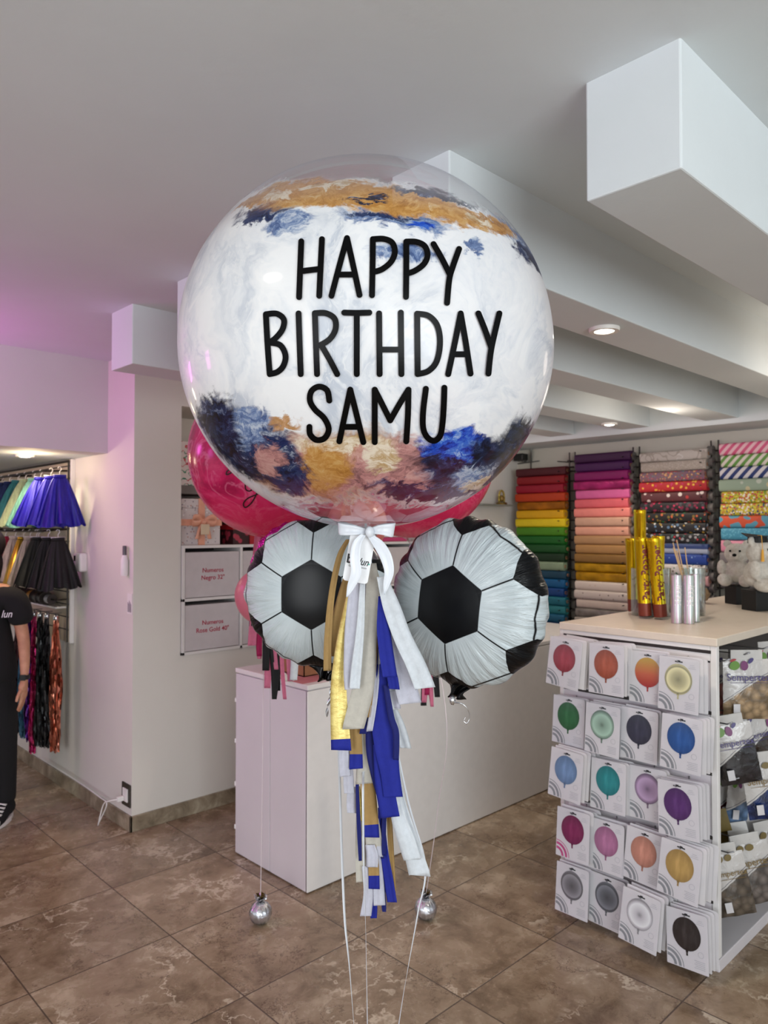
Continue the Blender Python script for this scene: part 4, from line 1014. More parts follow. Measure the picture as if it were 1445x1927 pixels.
def card_outline(w, h, r=.012, top_only=True):
    pts = []
    for cx, cz, a0, on in ((w/2-r, -r, 0, 1), (-w/2+.004, -.004, 90, 0), (-w/2+.002, -h+.002, 180, 0), (w/2-.002, -h+.002, 270, 0)):
        rr = r if on else .002
        for k in range(5 if on else 2):
            a = math.radians(a0+90*k/(4 if on else 1)); pts.append((0, 0, 0) if 0 else (0, -(cx+rr*math.cos(a)), cz+rr*math.sin(a)))
    return pts
# local frame: card faces -x, +y runs to the camera's left, z up; hangs from z = 0
def card_mesh(): 
    mb = MB(); mb.mat(0); mb.poly(card_outline(CWD, CHT), (.0012,0,0))
    mb.mat(1)
    for r0, r1 in ((.024,.034),(.041,.051),(.057,.060)):     # quarter rings at the lower corner
        rows = []
        for k in range(9):
            a = PI/2*k/8
            f = lambda r: Vector((-.0005, CWD/2-.003-r*math.cos(a)+.000, -CHT+.003+r*math.sin(a)))
            rows.append([f(r0), f(r1)])
        mb.grid(rows)
    mb.mat(2)
    for k in range(5): mb.box((-.0006, -CWD/2+.012, -CHT+.014+.006*k),(0, -CWD/2+.050-.004*(k%2), -CHT+.016+.006*k))
    for k in range(3): mb.box((-.0006, -CWD/2+.012+.003*k, -.034+.006*k),(0, -CWD/2+.040-.003*k, -.0325+.006*k))
    ring = []
    for k in range(13): a = 2*PI*k/12; ring.append([Vector((-.0005, -CWD/2+.026+r*math.cos(a), -CHT+.062+r*math.sin(a))) for r in (.009,.0105)])
    mb.grid(ring)
    mb.mat(3); mb.box((-.0008,-.014,-.017),(0,.014,-.0125)); mb.box((-.0008,-.005,-.0125),(0,.005,-.0095))
    return mb
proto_card = card_mesh().build('card', [m_cardw, m_greyp, m_txt, m_slot]); me_card = proto_card.data; bpy.data.objects.remove(proto_card)
pk = card_mesh().build('card', [m_cardw, M('print_pink', (206,80,140), .5), m_txt, m_slot]); me_cardp = pk.data; bpy.data.objects.remove(pk)
mb = MB()
for x in (-.004,): 
    mb.grid([[Vector((x-.003*math.sin(PI*i/6)*math.sin(PI*j/6), CWD/2+.004-(CWD+.008)*i/6, .004-(CHT+.008)*j/6)) for i in range(7)] for j in range(7)])
o = mb.build('plastic_sleeve', m_plastic, smooth=True); me_sleeve = o.data; bpy.data.objects.remove(o)
bk = MB(); bk.poly(card_outline(CWD, CHT), (.0012,0,0)); o = bk.build('balloon_package', [m_cardw]); me_back = o.data; bpy.data.objects.remove(o)
def printed_mat(n, c, kind):
    m, t, b, out = newmat('printed_'+n); o = t.obj(); s = t.sep(o)
    d = t.vmath('LENGTH', t.vmath('MULTIPLY', t.vmath('SUBTRACT', o, (0,.0,-.08)), (0,1,1)), out=1)
    cc = lin(c); dk = tuple(x*.5 for x in cc[:3])+(1,); lt_ = tuple(min(1, x*1.5+.04) for x in cc[:3])+(1,)
    n1 = t.noise(t.vmath('MULTIPLY', o, (1,30,8)), 2.2, 3)
    if kind == 'grad':
        col = t.ramp(t.maprange(s[2], -.13, -.03), [(0, lin((176,40,40))), (.45, lin((206,90,44))), (1, lin((204,160,60)))])
    elif kind == 'ring':
        col = t.ramp(t.math('DIVIDE', d, .053), [(0, dk), (.5, cc), (.8, lt_), (.9, dk), (1, cc)])
    elif kind == 'crystal':
        col = t.ramp(t.math('DIVIDE', d, .053), [(0, dk), (.25, cc), (.75, lt_), (.86, cc), (1, dk)])
    else:
        col = t.mix(t.maprange(d, .02, .054, 0, .6), t.mix(t.maprange(n1, .45, .7, 0, .5), cc, lt_), dk)
    t.set(b, 'Base Color', col); t.set(b, 'Roughness', .3); return m
def balloon_print():
    mb = MB(); pts = []
    for k in range(28):
        a = 2*PI*k/28; pts.append((-.0016, .051*math.cos(a), -.078+.056*math.sin(a)))
    mb.poly(pts, (.0008,0,0))
    mb.poly([(-.0016,-.003,-.129),(-.0016,.003,-.129),(-.0016,.0045,-.137),(-.0016,.0025,-.139),(-.0016,.003,-.150),(-.0016,-.003,-.150),(-.0016,-.0025,-.139),(-.0016,-.0045,-.137)], (.0008,0,0)); return mb
packs = [ # colour, kind, name, top-left px, top-left py, Y depth of card, roll tilt
 [((164,18,44),'','crimson red'),((176,72,24),'','copper orange'),((200,100,40),'grad','yellow to red shaded'),((206,198,150),'ring','pale champagne')],
 [((16,104,46),'','emerald green'),((148,178,158),'crystal','clear pale mint'),((44,42,66),'','midnight navy'),((20,84,158),'','bright blue')],
 [((116,148,190),'','powder blue'),((14,140,144),'','turquoise teal'),((168,140,172),'crystal','clear lilac'),((88,34,110),'','deep violet')],
 [((134,16,84),'','magenta berry'),((188,120,160),'','metallic rose pink'),((214,146,124),'','peach salmon'),((196,158,90),'','matt gold')],
 [((130,128,132),'ring','silver mirror'),((112,116,122),'ring','dark silver mirror'),((214,210,214),'crystal','transparent clear'),((46,36,34),'','matt black')]]
TL = [[(1036,1199),(1109,1208),(1185,1222),(1241,1233)],[(1042,1306),(1103,1320),(1170,1328),(1246,1341)],[(1038,1405),(1113,1423),(1184,1436),(1237,1462)],[(1049,1515),(1110,1535),(1180,1553),(1245,1576)],[(1048,1618),(1113,1638),(1173,1668),(1253,1700)]]
nback = [[4,3,1,2],[1,2,1,3],[4,2,1,3],[3,2,2,4],[2,1,4,3]]
tiltz = [[.10,0,0,.02],[.02,.02,.02,.03],[.06,.0,-.03,-.05],[.0,.0,.06,.07],[.0,.03,.07,-.06]]
m_hook = M('hook_steel', (150,150,154), .3, .8)
for r in range(5):
    for c in range(4):
        col, kind, nm = packs[r][c]
        nb = nback[r][c]; px, py = TL[r][c]
        front = UX-.035-.022*nb
        p = PU(px, py, front); v = p.y-CWD/2*.98
        zt = p.z
        prow = 'top row' if r == 0 else 'bottom row' if r == 4 else ['','second row','third row','fourth row'][r]
        e = empty('balloon_package', (front, v, zt), label='white package printed with a %s balloon, front of its %s hook' % (nm, prow), cat='balloon package')
        e.rotation_euler = (tiltz[r][c], .03+.012*r, .0)
        for nme, me in (('card', me_cardp if (r, c) == (3, 0) else me_card),):
            o = bpy.data.objects.new(nme, me); COL.objects.link(o); o.parent = e
        balloon_print().build('printed_balloon', printed_mat(nm.replace(' ', '_'), col, kind), e)
        o = bpy.data.objects.new('plastic_sleeve', me_sleeve); COL.objects.link(o); o.parent = e
        for k in range(nb):
            o = bpy.data.objects.new('balloon_package', me_back); COL.objects.link(o)
            o.location = (front+.020*(k+1), v-.004-.006*k+rnd.uniform(-.003,.003), zt+.002+rnd.uniform(-.004,.004)); o.rotation_euler = (tiltz[r][c]*.6+rnd.uniform(-.02,.02), .02+.01*r, rnd.uniform(-.05,.05))
            tag(o, 'white package stacked behind the %s one' % nm, 'balloon package', 'packages behind the %s one' % nm)
        b_ = MB(); y_ = v-V0; z_ = zt-.0145
        b_.tube([(0,y_,z_+.012),(0,y_,z_),(front-UX-.012,y_,z_),(front-UX-.02,y_,z_+.006)], .0022, 6); b_.build('hook', m_hook, un, smooth=True)
# ------------------------------------------------------------------ bags on the open side
def bagmat(n, c, dots):
    m, t, b, out = newmat('bag_'+n); o = t.obj(); s = t.sep(o)
    # curved window showing the balloons inside; pale printed film above
    cu = t.math('SUBTRACT', t.math('ADD', -.105, t.math('MULTIPLY', t.math('SUBTRACT', s[0], -.085), .42)), t.math('MULTIPLY', t.math('MULTIPLY', t.math('SUBTRACT', s[0], .085), t.math('SUBTRACT', s[0], .085)), 1.2))
    cu = t.math('ADD', cu, -.028)
    below = t.maprange(t.math('SUBTRACT', s[2], cu), -.001, .001, 1, 0)
    line = t.maprange(t.math('ABSOLUTE', t.math('SUBTRACT', t.math('SUBTRACT', s[2], cu), .008)), .0012, .002, 1, 0)
    v = t.node('ShaderNodeTexVoronoi'); t.set(v, 'Vector', t.vmath('MULTIPLY', o, (1,.3,1))); t.set(v, 'Scale', 32)
    inner = t.mix(t.maprange(v.outputs['Distance'], .1, .7), lin(c), tuple(x*.35 for x in lin(c)[:3])+(1,))
    cc = t.mix(below, lin((205,200,196)), inner); cc = t.mix(line, cc, lin((120,116,120)))
    t.set(b, 'Base Color', cc); t.set(b, 'Roughness', .22); t.set(b, 'Coat Weight', .5); t.set(b, 'Normal', t.bump(t.noise(o, 16, 3, .6, .8), .6, .012)); return m
m_pur = M('print_purple_blue', (58,44,110), .4); m_goldp = M('print_gold', (120,94,30), .4); m_grn = M('leaf_green', (96,140,40), .4); m_plum = M('leaf_plum', (116,40,100), .4); m_redl = M('leaf_red', (170,30,40), .4); m_olv = M('leaf_gold', (112,92,30), .4)
m_stk = M('sticker_white', (214,210,212), .5); m_hdr = M('bag_header', (206,202,198), .35)
def bag(px, py, Y, w, h, roll, yaw, c, label, gold=False, nm='x', txt=True):
    p = P(px, py, Y)            # top centre of the bag
    e = empty('balloon_bag', p, label=label, cat='balloon bag')
    e.rotation_euler = (Matrix.Rotation(VIEWROT+yaw, 4, 'Z') @ Matrix.Rotation(roll, 4, 'Y')).to_euler()
    mb = MB(); nx, nz = 10, 14
    def sh(i, j, s):
        x = (i/nx-.5)*w; z = -h*j/nz; f = (math.sin(PI*i/nx)**.5)*(math.sin(PI*min(1,.04+j/nz*.96)*.98)**.6)
        return Vector((x, s*.016*f*(.5+j/nz)+.002*math.sin(5*i+3*j), z))
    for s in (-1,1): mb.grid([[sh(i,j,s) for i in range(nx+1)] for j in range(nz+1)])
    mb.build('pouch', bagmat(nm, c, 1), e, smooth=True)
    b_ = MB(); b_.box((-w*.34,-.003,-.004),(w*.34,.003,.036)); b_.build('header', m_hdr, e, bevel=.002)
    yf = lambda z: -.0055-.016*(math.sin(PI*min(1,max(0,.04+(-z/h)*.96))*.98)**.6)*(.5-z/h)
    def leaf(cx, cz, rx, rz, a, m):
        b2 = MB(); pts = []
        for k in range(16):
            t_ = 2*PI*k/16; x = rx*math.cos(t_); z = rz*math.sin(t_)*(1 if math.sin(t_) > 0 else .8)+(.2*rx*math.cos(t_))
            X_ = cx+x*math.cos(a)-z*math.sin(a); Z_ = cz+x*math.sin(a)+z*math.cos(a); pts.append((X_, yf(Z_)-.002, Z_))
        b2.poly(pts); b2.build('leaf_print', m, e)
    k = w/.17
    if gold: leaf(-.03*k,-.018,.016*k,.014,.3,m_olv); leaf(.008*k,-.016,.016*k,.014,-.3,m_olv)
    else: leaf(-.048*k,-.026,.018*k,.020,-.2,m_grn); leaf(-.012*k,-.026,.014*k,.020,.3,m_plum); leaf(-.052*k,-.004,.012*k,.005,.1,m_redl); leaf(.012*k,-.006,.013*k,.008,.5,m_pur)
    if txt:
        b2 = MB(); addtext(b2, 'Sempertex', .036*k, lambda a, c_: (a, yf(-.07+c_)-.0025-.001*math.cos(a*30), -.07+c_), .008)
        b2.box((-w*.4,yf(-.09)-.003,-.0905),(w*.4,yf(-.09)-.0022,-.089)); b2.build('printed_name', m_goldp if gold else m_pur, e, recalc=False)
    b2 = MB(); zz = -h+.045; b2.box((-w*.34,yf(zz)-.004,zz-.02),(-w*.34+.026,yf(zz)-.003,zz+.018)); b2.build('sticker', m_stk, e)
    return e
bag(1404,1240,2.93,.185,.235,0,.0,(186,156,120),'large pouch of beige balloons at the top of the open side, name in purple print',nm='beige')
bag(1350,1238,3.06,.13,.23,.04,.1,(206,120,112),'narrow pouch of salmon balloons tucked behind the white post, top of the open side',nm='salmon')
bag(1452,1222,3.12,.17,.22,-.08,0,(190,150,120),'pouch of tan balloons at the top right edge of the open side',nm='tan')
bag(1372,1362,2.86,.155,.23,-.20,-.1,(46,42,46),'tilted pouch of black balloons in the second level of the open side',nm='black')
bag(1404,1352,2.98,.14,.24,-.26,0,(70,52,40),'pouch of dark brown balloons half hidden behind the tilted black one',nm='brown')
bag(1449,1347,3.00,.15,.22,.0,0,(206,196,176),'pouch of cream balloons at the right of the second level',nm='cream')
bag(1433,1432,2.88,.16,.22,-.14,-.05,(30,54,110),'gold lettered pouch of blue balloons in the third level of the open side',True,nm='blue')
bag(1393,1462,3.05,.10,.19,.1,.1,(120,150,190),'narrow pouch of pale blue balloons left of the gold lettered blue one',nm='paleblue',txt=False)
bag(1362,1455,3.10,.10,.19,-.06,.2,(140,60,70),'dark wine pouch in shadow behind the white post, third level',nm='wine',txt=False)
bag(1362,1605,2.82,.135,.235,-.22,-.1,(110,98,86),'gold lettered pouch of grey balloons, lowest and nearest the white post',True,nm='grey')
bag(1402,1586,2.90,.165,.235,-.22,-.05,(128,118,112),'gold lettered pouch of silver balloons in the middle of the lowest level',True,nm='silver')
bag(1445,1560,3.00,.165,.235,-.22,0,(120,90,70),'gold lettered pouch of bronze balloons at the right of the lowest level',True,nm='bronze')
for k in range(9):
    bag_px = 1350+ (k*37 % 95); bag_py = 1540+(k*23 % 42); p = P(bag_px, bag_py, 3.0+.02*k)
    e = empty('balloon_bag', p, VIEWROT+rnd.uniform(-.4,.2), 'pouch with only its pale folded header showing above the gold lettered pouches', 'balloon bag', 'pouches with folded headers above the lowest level')
    b_ = MB(); b_.grid([[(-.04,0,.03),(.04,-.004,.034)],[(-.04,-.006,0),(.04,-.008,0)],[(-.042,.002,-.05),(.042,.0,-.05)]]); o = b_.build('header', m_hdr if k % 3 else m_olv, e, solid=.002); o.rotation_euler = (rnd.uniform(-.4,.1), rnd.uniform(-.4,.3), 0)
for (u_, z_) in ((.12,1.10),(.32,1.10),(.52,1.10),(.14,.86),(.34,.86),(.54,.86),(.2,.64),(.4,.64),(.14,.38),(.3,.38),(.5,.38)):
    b_ = MB(); b_.tube([(u_,D*.52,z_),(u_,.02,z_),(u_,.0,z_+.01)], .003, 6); b_.build('hook', m_hook, un, smooth=True)

# ------------------------------------------------------------------ goods on the display top
m_glass, t, b, out = newmat('clear_glass'); t.l.new(clear_shell(t, (.88,.92,.91,1), .09, 1.7, .8, .03), out.inputs[0])
def vase(p, r, h, label):
    e = empty('glass_vase', p, label=label, cat='vase')
    MB().lathe([(.001,0),(r,0),(r+.001,.004),(r,h),(r-.003,h),(r-.003,.012),(.001,.010)], 40, caps=False).build('glass_body', m_glass, e, smooth='auto')
    MB().lathe([(r-.0035,.0015),(r-.0035,.0095)], 32).build('thick_base', M('glass_base_tint', (96,112,104), .1, alpha=.5), e)
    return e
zt0 = ZT+.001
pv = PZ(1225,1157,zt0); kY = pv.dot(FWD)
vase(pv, 36/FPX*kY, .215, 'tall clear glass cylinder holding gold party poppers on the display top')
m_pop, t, b, out = newmat('gold_holo_foil'); o = t.obj(); n = t.noise(t.vmath('MULTIPLY', o, (14,14,1.2)), 2.2, 3)
t.set(b, 'Base Color', t.ramp(n, [(.3, lin((170,112,4))), (.5, lin((226,186,14))), (.62, lin((246,232,60)))])); t.set(b, 'Metallic', .75); t.set(b, 'Roughness', .22); t.set(b, 'Normal', t.bump(t.noise(o, 90, 3), .3, .002))
m_maroon = M('popper_print', (110,22,26), .5); m_popb = M('popper_base', (120,50,34), .4, .3)
def popper(px, py, Yo, lean, yaw, h, label, text=True):
    p = PZ(px, py, zt0+.012)+FWD*Yo; e = empty('party_popper', p, label=label, cat='party popper', group=None)
    r = .0285
    e.rotation_euler = (Matrix.Rotation(VIEWROT, 4, 'Z') @ Matrix.Rotation(lean, 4, 'Y') @ Matrix.Rotation(yaw, 4, 'X')).to_euler()
    MB().lathe([(r,.055),(r,h-.022),(r*1.03,h-.02),(r*1.03,h-.003),(r,h),(r*.85,h),(r*.85,h-.01),(.001,h-.012)], 28, caps=False).build('tube', m_pop, e, smooth='auto')
    MB().lathe([(r*1.01,0),(r*1.01,.056)], 28).build('base_grip', m_popb, e, smooth='auto')
    if text:
        b_ = MB()
        def fm(a, c): # text runs upward
            ang = -PI/2+(-c+.002)/r; return (( r+.0012)*math.cos(ang), (r+.0012)*math.sin(ang), .19+a)
        addtext(b_, 'Party Popper', .046, fm, .03); b_.build('lettering', m_maroon, e, recalc=False)
    return e
popper(1214,1158,0,-.05,0,.345,'gold foil party popper leaning left at the front of the glass vase')
popper(1243,1160,.0,-.09,0,.345,'gold foil party popper crossing the front right of the glass vase')
popper(1203,1153,.07,-.03,0,.34,'plain gold party popper at the back left inside the vase',False)
popper(1249,1152,.08,.02,0,.35,'gold party popper at the right rim of the vase',False)
popper(1222,1150,.12,.0,0,.475,'tallest gold party popper standing behind the others in the vase',False)
m_holo, t, b, out = newmat('silver_holo_foil'); o = t.obj(); n = t.noise(t.vmath('MULTIPLY', o, (18,18,1.2)), 2.4, 3)
t.set(b, 'Base Color', t.ramp(n, [(.3, lin((130,130,140))), (.45, lin((200,176,190))), (.55, lin((190,206,196))), (.7, lin((226,226,232)))])); t.set(b, 'Metallic', .6); t.set(b, 'Roughness', .28)
for i, (px, py, Yo, tx) in enumerate(((1273,1172,0,1),(1296,1173,0,1),(1311,1170,.015,0))):
    p = PZ(px, py, zt0)+FWD*Yo; e = empty('confetti_tube', p, VIEWROT, ['leftmost short silver confetti tube standing before the sticks','middle short silver confetti tube with pale lettering','rightmost short silver confetti tube, partly behind the middle one'][i], 'confetti tube')
    r = .0225 if i < 2 else .018
    MB().lathe([(r,0),(r,.198),(r*.96,.202),(r*.8,.202),(r*.8,.19),(.001,.19)], 28, caps=False).build('tube', m_holo, e, smooth='auto')
    if tx:
        b_ = MB(); addtext(b_, 'Happy', .036, lambda a, c: ((r+.001)*math.cos(-PI/2-c/r), (r+.001)*math.sin(-PI/2-c/r), .12+a), .02); b_.build('lettering', m_whiteb, e, recalc=False)
pg = PZ(1316,1160,zt0)+FWD*.06
vase(pg, .05, .215, 'short clear glass jar with wooden sticks beside the silver tubes')
for k, (dx, ln, an) in enumerate(((-.04,.33,-.25),(-.03,.34,-.20),(-.022,.31,-.28),(-.01,.30,-.12),(-.045,.29,-.22))):
    e = empty('wooden_stick', pg+RGT*(dx*.3)+UP*.012, label='thin wooden stick leaning left out of the short glass jar', cat='stick', group='wooden sticks in the glass jar')
    e.rotation_euler = (Matrix.Rotation(VIEWROT, 4, 'Z') @ Matrix.Rotation(an, 4, 'Y')).to_euler()
    MB().lathe([(.0028,0),(.0028,ln)], 8).build('stick', M('pale_wood', (206,170,128), .6), e)
e = empty('black_card', pg+RGT*.012-FWD*.02+UP*.012, VIEWROT, 'small black pointed card inside the short glass jar', 'card')
MB().poly([(-.02,0,0),(.03,0,0),(.0,0,.085)], (0,.002,0)).build('card', m_black, e)
pw = PZ(1343,1140,zt0)+FWD*.16
e = empty('gift_pouch', pw, VIEWROT, 'small beige and gold pouch with a wooden clip behind the glass jar', 'pouch')
MB().ball((0,0,.045), .048, 24, 16, (1,.8,.95), lambda d: 1+.08*math.sin(9*d.x)*math.cos(7*d.z)).build('pouch_body', M('beige_cloth', (150,122,90), .8, noise=.3, nscale=40), e, smooth=True)
MB().ball((-.008,-.036,.04), .02, 14, 10, (1,.6,1)).build('gold_charm', M('gold_mid', (150,120,60), .4, .4), e, smooth=True)
b_ = MB(); b_.box((-.005,-.02,.07),(.05,.0,.095)); o = b_.build('clip', M('pale_wood', (206,170,128), .6), e, bevel=.005); o.rotation_euler = (0,-.5,0)
# teddy bears in black boxes
m_fur, t, b, out = newmat('cream_plush'); o = t.obj(); t.set(b, 'Base Color', t.ramp(t.noise(o, 60, 4, .7), [(.3, lin((206,196,180))), (.7, lin((244,238,228)))])); t.set(b, 'Roughness', .95); t.set(b, 'Sheen Weight', .6); t.set(b, 'Normal', t.bump(t.noise(o, 160, 4, .8), 1.0, .006))
m_boxk = M('black_box', (12,12,13), .6)
def fuzz(d): return 1+.03*math.sin(37*d.x+11*d.y)*math.sin(29*d.z+17*d.y)
def bear(px, py, z0, s, turn, label, cap):
    p = P(px, py, z0)
    zb = p.z
    e = empty('teddy_bear', p, VIEWROT+turn, label, 'teddy bear')
    # metaball-like single body: union of fused balls via remesh
    mb = MB()
    for c, r, sc in (((0,0,.065),.062,(1,.9,1)),((0,-.01,.155),.056,(1.05,.95,.95)),((0,-.058,.142),.024,(1.1,1,.85)),((-.045,.0,.205),.02,(1,.5,1)),((.045,.0,.205),.02,(1,.5,1)),
                     ((-.068,-.03,.085),.026,(.8,1,1.5)),((.068,-.03,.085),.026,(.8,1,1.5)),((-.046,-.06,.022),.032,(1,1.5,.9)),((.046,-.06,.022),.032,(1,1.5,.9)),((-.05,-.10,.03),.026,(1,.8,1.1)),((.05,-.10,.03),.026,(1,.8,1.1))):
        mb.ball(Vector(c)*s, r*s, 20, 14, sc, fuzz)
    o = mb.build('plush_body', m_fur, e, smooth=True); md = o.modifiers.new('remesh', 'REMESH'); md.mode = 'VOXEL'; md.voxel_size = .005*s; md.use_smooth_shade = True
    k = MB(); k.ball(Vector((0,-.08,.150))*s, .008*s, 10, 8, (1.3,1,1)); k.build('nose', m_black, e, smooth=True)
    for sg in (-1,1): k = MB(); k.ball(Vector((sg*.022,-.062,.170))*s, .0055*s, 10, 8); k.build('eye', m_black, e, smooth=True)
    if cap:
        k = MB(); k.lathe([(.04*s,.195*s),(.038*s,.222*s)], 20); k.poly([Vector(q)*s for q in ((-.075,-.0,.222),(0,-.075,.226),(.075,0,.222),(0,.075,.236))], (0,0,.004)); o = k.build('graduation_cap', m_boxk, e)
        k = MB(); k.tube([Vector(q)*s for q in ((0,0,.228),(-.045,-.045,.228),(-.05,-.052,.17))], .0016); k.lathe([(.004*s,.0),(.007*s,-.05*s)], 8, c=Vector((-.05,-.052,.17))*s); k.build('tassel', M('yellow_thread', (232,170,60), .6), e)
    return e
def blackbox(px, py, w, d, h, label):
    p = PZ(px, py, zt0); e = empty('display_box', p, VIEWROT+.25, label, 'box')
    b_ = MB(); b_.box((-w/2,-d/2,0),(w/2,d/2,h*.9)); b_.build('box_body', m_boxk, e, bevel=.002); b_ = MB(); b_.box((-w/2-.002,-d/2-.002,h*.88),(w/2+.002,d/2+.002,h)); b_.build('rim', m_boxk, e, bevel=.002); return p
p1 = blackbox(1387,1136,.085,.085,.10,'black box under the left teddy bear on the display top'); p2 = blackbox(1426,1148,.105,.1,.10,'black box under the right capped teddy bear, nearest the edge')
def at(p, dz): Y = p.dot(FWD); X = p.dot(RGT); return P(CX+X/Y*FPX, 900, Y)[:2]+(p.z+dz,)
e = bear(0,0,3,1.05,-.6,'white plush bear seen from the side, sitting on the left black box', False); e.location = at(p1, .101)
e = bear(0,0,3,1.15,.55,'cream plush teddy bear with black graduation cap on the right black box', True); e.location = at(p2, .101)
# ------------------------------------------------------------------ skirt rack on the left wall
m_slat, t, b, out = newmat('beige_slatwall'); o = t.obj(); s = t.sep(o)
g = t.maprange(t.math('FRACT', t.math('MULTIPLY', s[2], 14.0)), .0, .10, 1, 0); g = t.math('GREATER_THAN', t.math('FRACT', t.math('MULTIPLY', s[2], 13.0)), .9)
t.set(b, 'Base Color', t.mix(g, lin((206,190,166)), lin((40,34,28)))); t.set(b, 'Roughness', .6)
PVN, PVF = 4.54, 6.6
pn = empty('slat_panel_rack', (UA, PVN, .905), label='beige slatted wall panel rack with dark bars on the left wall', cat='rack')
MB().box((-.018,.02,0),(-.002,PVF-PVN,1.11)).build('slat_panel', m_slat, pn)
MB().box((-.024,0,-.004),(-.0,.022,1.112)).build('edge_trim', m_whiteb, pn, bevel=.002)
m_bar = M('dark_bar', (46,40,36), .4, .5)
MB().tube([(-.03,.03,1.10),(-.03,PVF-PVN,1.10)], .007, 8).build('top_bar', m_bar, pn)
MB().tube([(-.03,.03,0),(-.03,.03,1.1)], .006, 8).build('upright_bar', m_bar, pn)
for z in (1.035,.675):
    b_ = MB(); b_.tube([(-.17,.05,z),(-.17,PVF-PVN,z)], .008, 8)
    for y in (.08,.7,1.3,1.9): b_.tube([(-.17,y,z),(-.02,y,z+.01)], .006, 8)
    b_.build('hanging_bar', m_bar, pn)
for z, d in ((.335,.10),(.21,.09)):
    b_ = MB(); b_.box((-d,.06,z-.005),(-.02,PVF-PVN,z+.005)); b_.build('ledge', m_whiteb, pn)
def tulle(n, c, tl=.35, rough=.7, metal=0, bump=0):
    m, t, b, out = newmat('tulle_'+n); o = t.obj(); cc = lin(c); nn = t.noise(t.vmath('MULTIPLY', o, (30,30,3)), 2, 4, .7)
    k = t.ramp(nn, [(.3, tuple(x*.6 for x in cc[:3])+(1,)), (.55, cc), (.75, tuple(min(1, x*1.35+.02) for x in cc[:3])+(1,))])
    t.set(b, 'Base Color', k); t.set(b, 'Roughness', rough); t.set(b, 'Metallic', metal)
    tr = t.node('ShaderNodeBsdfTranslucent'); t.set(tr, 0, k); mx = t.node('ShaderNodeMixShader'); t.set(mx, 0, tl)
    t.l.new(b.outputs[0], mx.inputs[1]); t.l.new(tr.outputs[0], mx.inputs[2]); t.l.new(mx.outputs[0], out.inputs[0]); return m
def skirt(v, z, h, w, mat, label, seed, du=.0, lean=0, group='skirts on the wall rack'):
    # hangs from a clip hanger on the bar; flares downwards with deep pleats; its flat side faces along the wall
    e = empty('hanging_skirt', (UA-.17-du, v, z), label=label, cat='skirt', group=None)
    e.rotation_euler = (0, lean, .12*math.sin(seed*3))
    rr = random.Random(seed); mb = MB(); n = 96; rows = []; ph = rr.uniform(0, 6)
    for j in range(15):
        q = j/14; rx = .035+(w/2-.035)*(q**.8); ry = .012+.045*q; row = []
        for k in range(n+1):
            a = 2*PI*(k % n)/n
            pl = 1+(.05+.18*q)*math.sin(15*a+ph+1.2*math.sin(3*a)+.8*q)
            row.append((rx*math.cos(a)*(1+.06*q*math.sin(4*a+ph)), ry*math.sin(a)*pl+.010*q*math.sin(9*a), -.045-h*q*(1+.04*math.sin(5*a+ph))))
        rows.append(row)
    mb.grid(rows); mb.build('skirt_cloth', mat, e, smooth=True)
    b_ = MB(); b_.lathe([(.036,-.05),(.036,-.03)], 20, caps=False); 
    for i in range(len(b_.v)): b_.v[i].y *= .45
    b_.build('waistband', mat, e, smooth=True, solid=.003)
    b_ = MB(); b_.tube([(-.04,0,-.03),(.04,0,-.03)], .0028, 6); b_.tube([(0,0,-.03),(0,0,-.012),(.010,0,0),(.008,0,.012),(-.002,0,.016),(-.01,0,.008)], .002, 6); b_.build('hanger', m_whiteb, e, smooth=True)
    return e
m_nv = tulle('navy', (24,44,96)); m_rb = tulle('royal_blue', (34,24,170), .25, .45); m_te = tulle('teal', (46,124,130)); m_cg = tulle('cream_green', (206,218,176), .45)
m_mi = tulle('mint', (150,214,196), .45); m_gr = tulle('green', (22,110,24)); m_bk = tulle('black', (10,9,10), .08); m_db = tulle('dark_brown', (42,28,22), .15)
m_wh = tulle('white', (224,206,196), .45); m_gd = tulle('gold', (200,158,50), .1, .25, .7); m_pk = tulle('pink', (214,60,96), .3); m_cr = tulle('ivory', (216,204,186), .4)
Z1 = .905+1.028; Z2 = .905+.668
def sv(px): return PU(px-20, 900, UA-.17).y
sk = [(sv(132),.27,m_rb,'royal blue tulle skirt nearest the panel edge, upper rail'),(sv(116),.29,m_rb,'second royal blue tulle skirt from the panel edge, upper rail'),(sv(97),.29,m_rb,'third royal blue tulle skirt, in front of the mint one, upper rail'),
      (sv(84),.32,m_mi,'mint tulle skirt between the royal blue and cream ones, upper rail'),(sv(68),.31,m_cg,'cream green tulle skirt on the upper rail'),(sv(54),.30,m_te,'teal tulle skirt on the upper rail'),
      (sv(38),.31,m_nv,'navy blue tulle skirt next to the teal one, upper rail'),(sv(24),.31,m_nv,'navy blue tulle skirt next to the green one, upper rail'),(sv(8),.30,m_gr,'green tulle skirt on the upper rail, at the photo edge')]
for i, (v, w_, m_, lb) in enumerate(sk): skirt(v, Z1, .275, w_, m_, lb, i+1, .02*((i*3)%3), .04*((i%3)-1))
sk = [(sv(130),.24,m_bk,'black tulle skirt nearest the panel edge, lower rail'),(sv(112),.26,m_bk,'second black tulle skirt from the panel edge, lower rail'),(sv(94),.27,m_bk,'third black tulle skirt from the panel edge, lower rail'),
      (sv(90),.27,m_db,'dark brown tulle skirt beside the black ones, lower rail'),(sv(78),.24,m_cr,'ivory skirt between the brown and gold ones, lower rail'),(sv(66),.22,m_gd,'shiny gold skirt on the lower rail'),
      (sv(50),.26,m_wh,'white tulle skirt next to the gold one, lower rail'),(sv(32),.28,m_pk,'pink tulle skirt on the lower rail'),(sv(18),.26,m_wh,'white tulle skirt beyond the pink one, lower rail')]
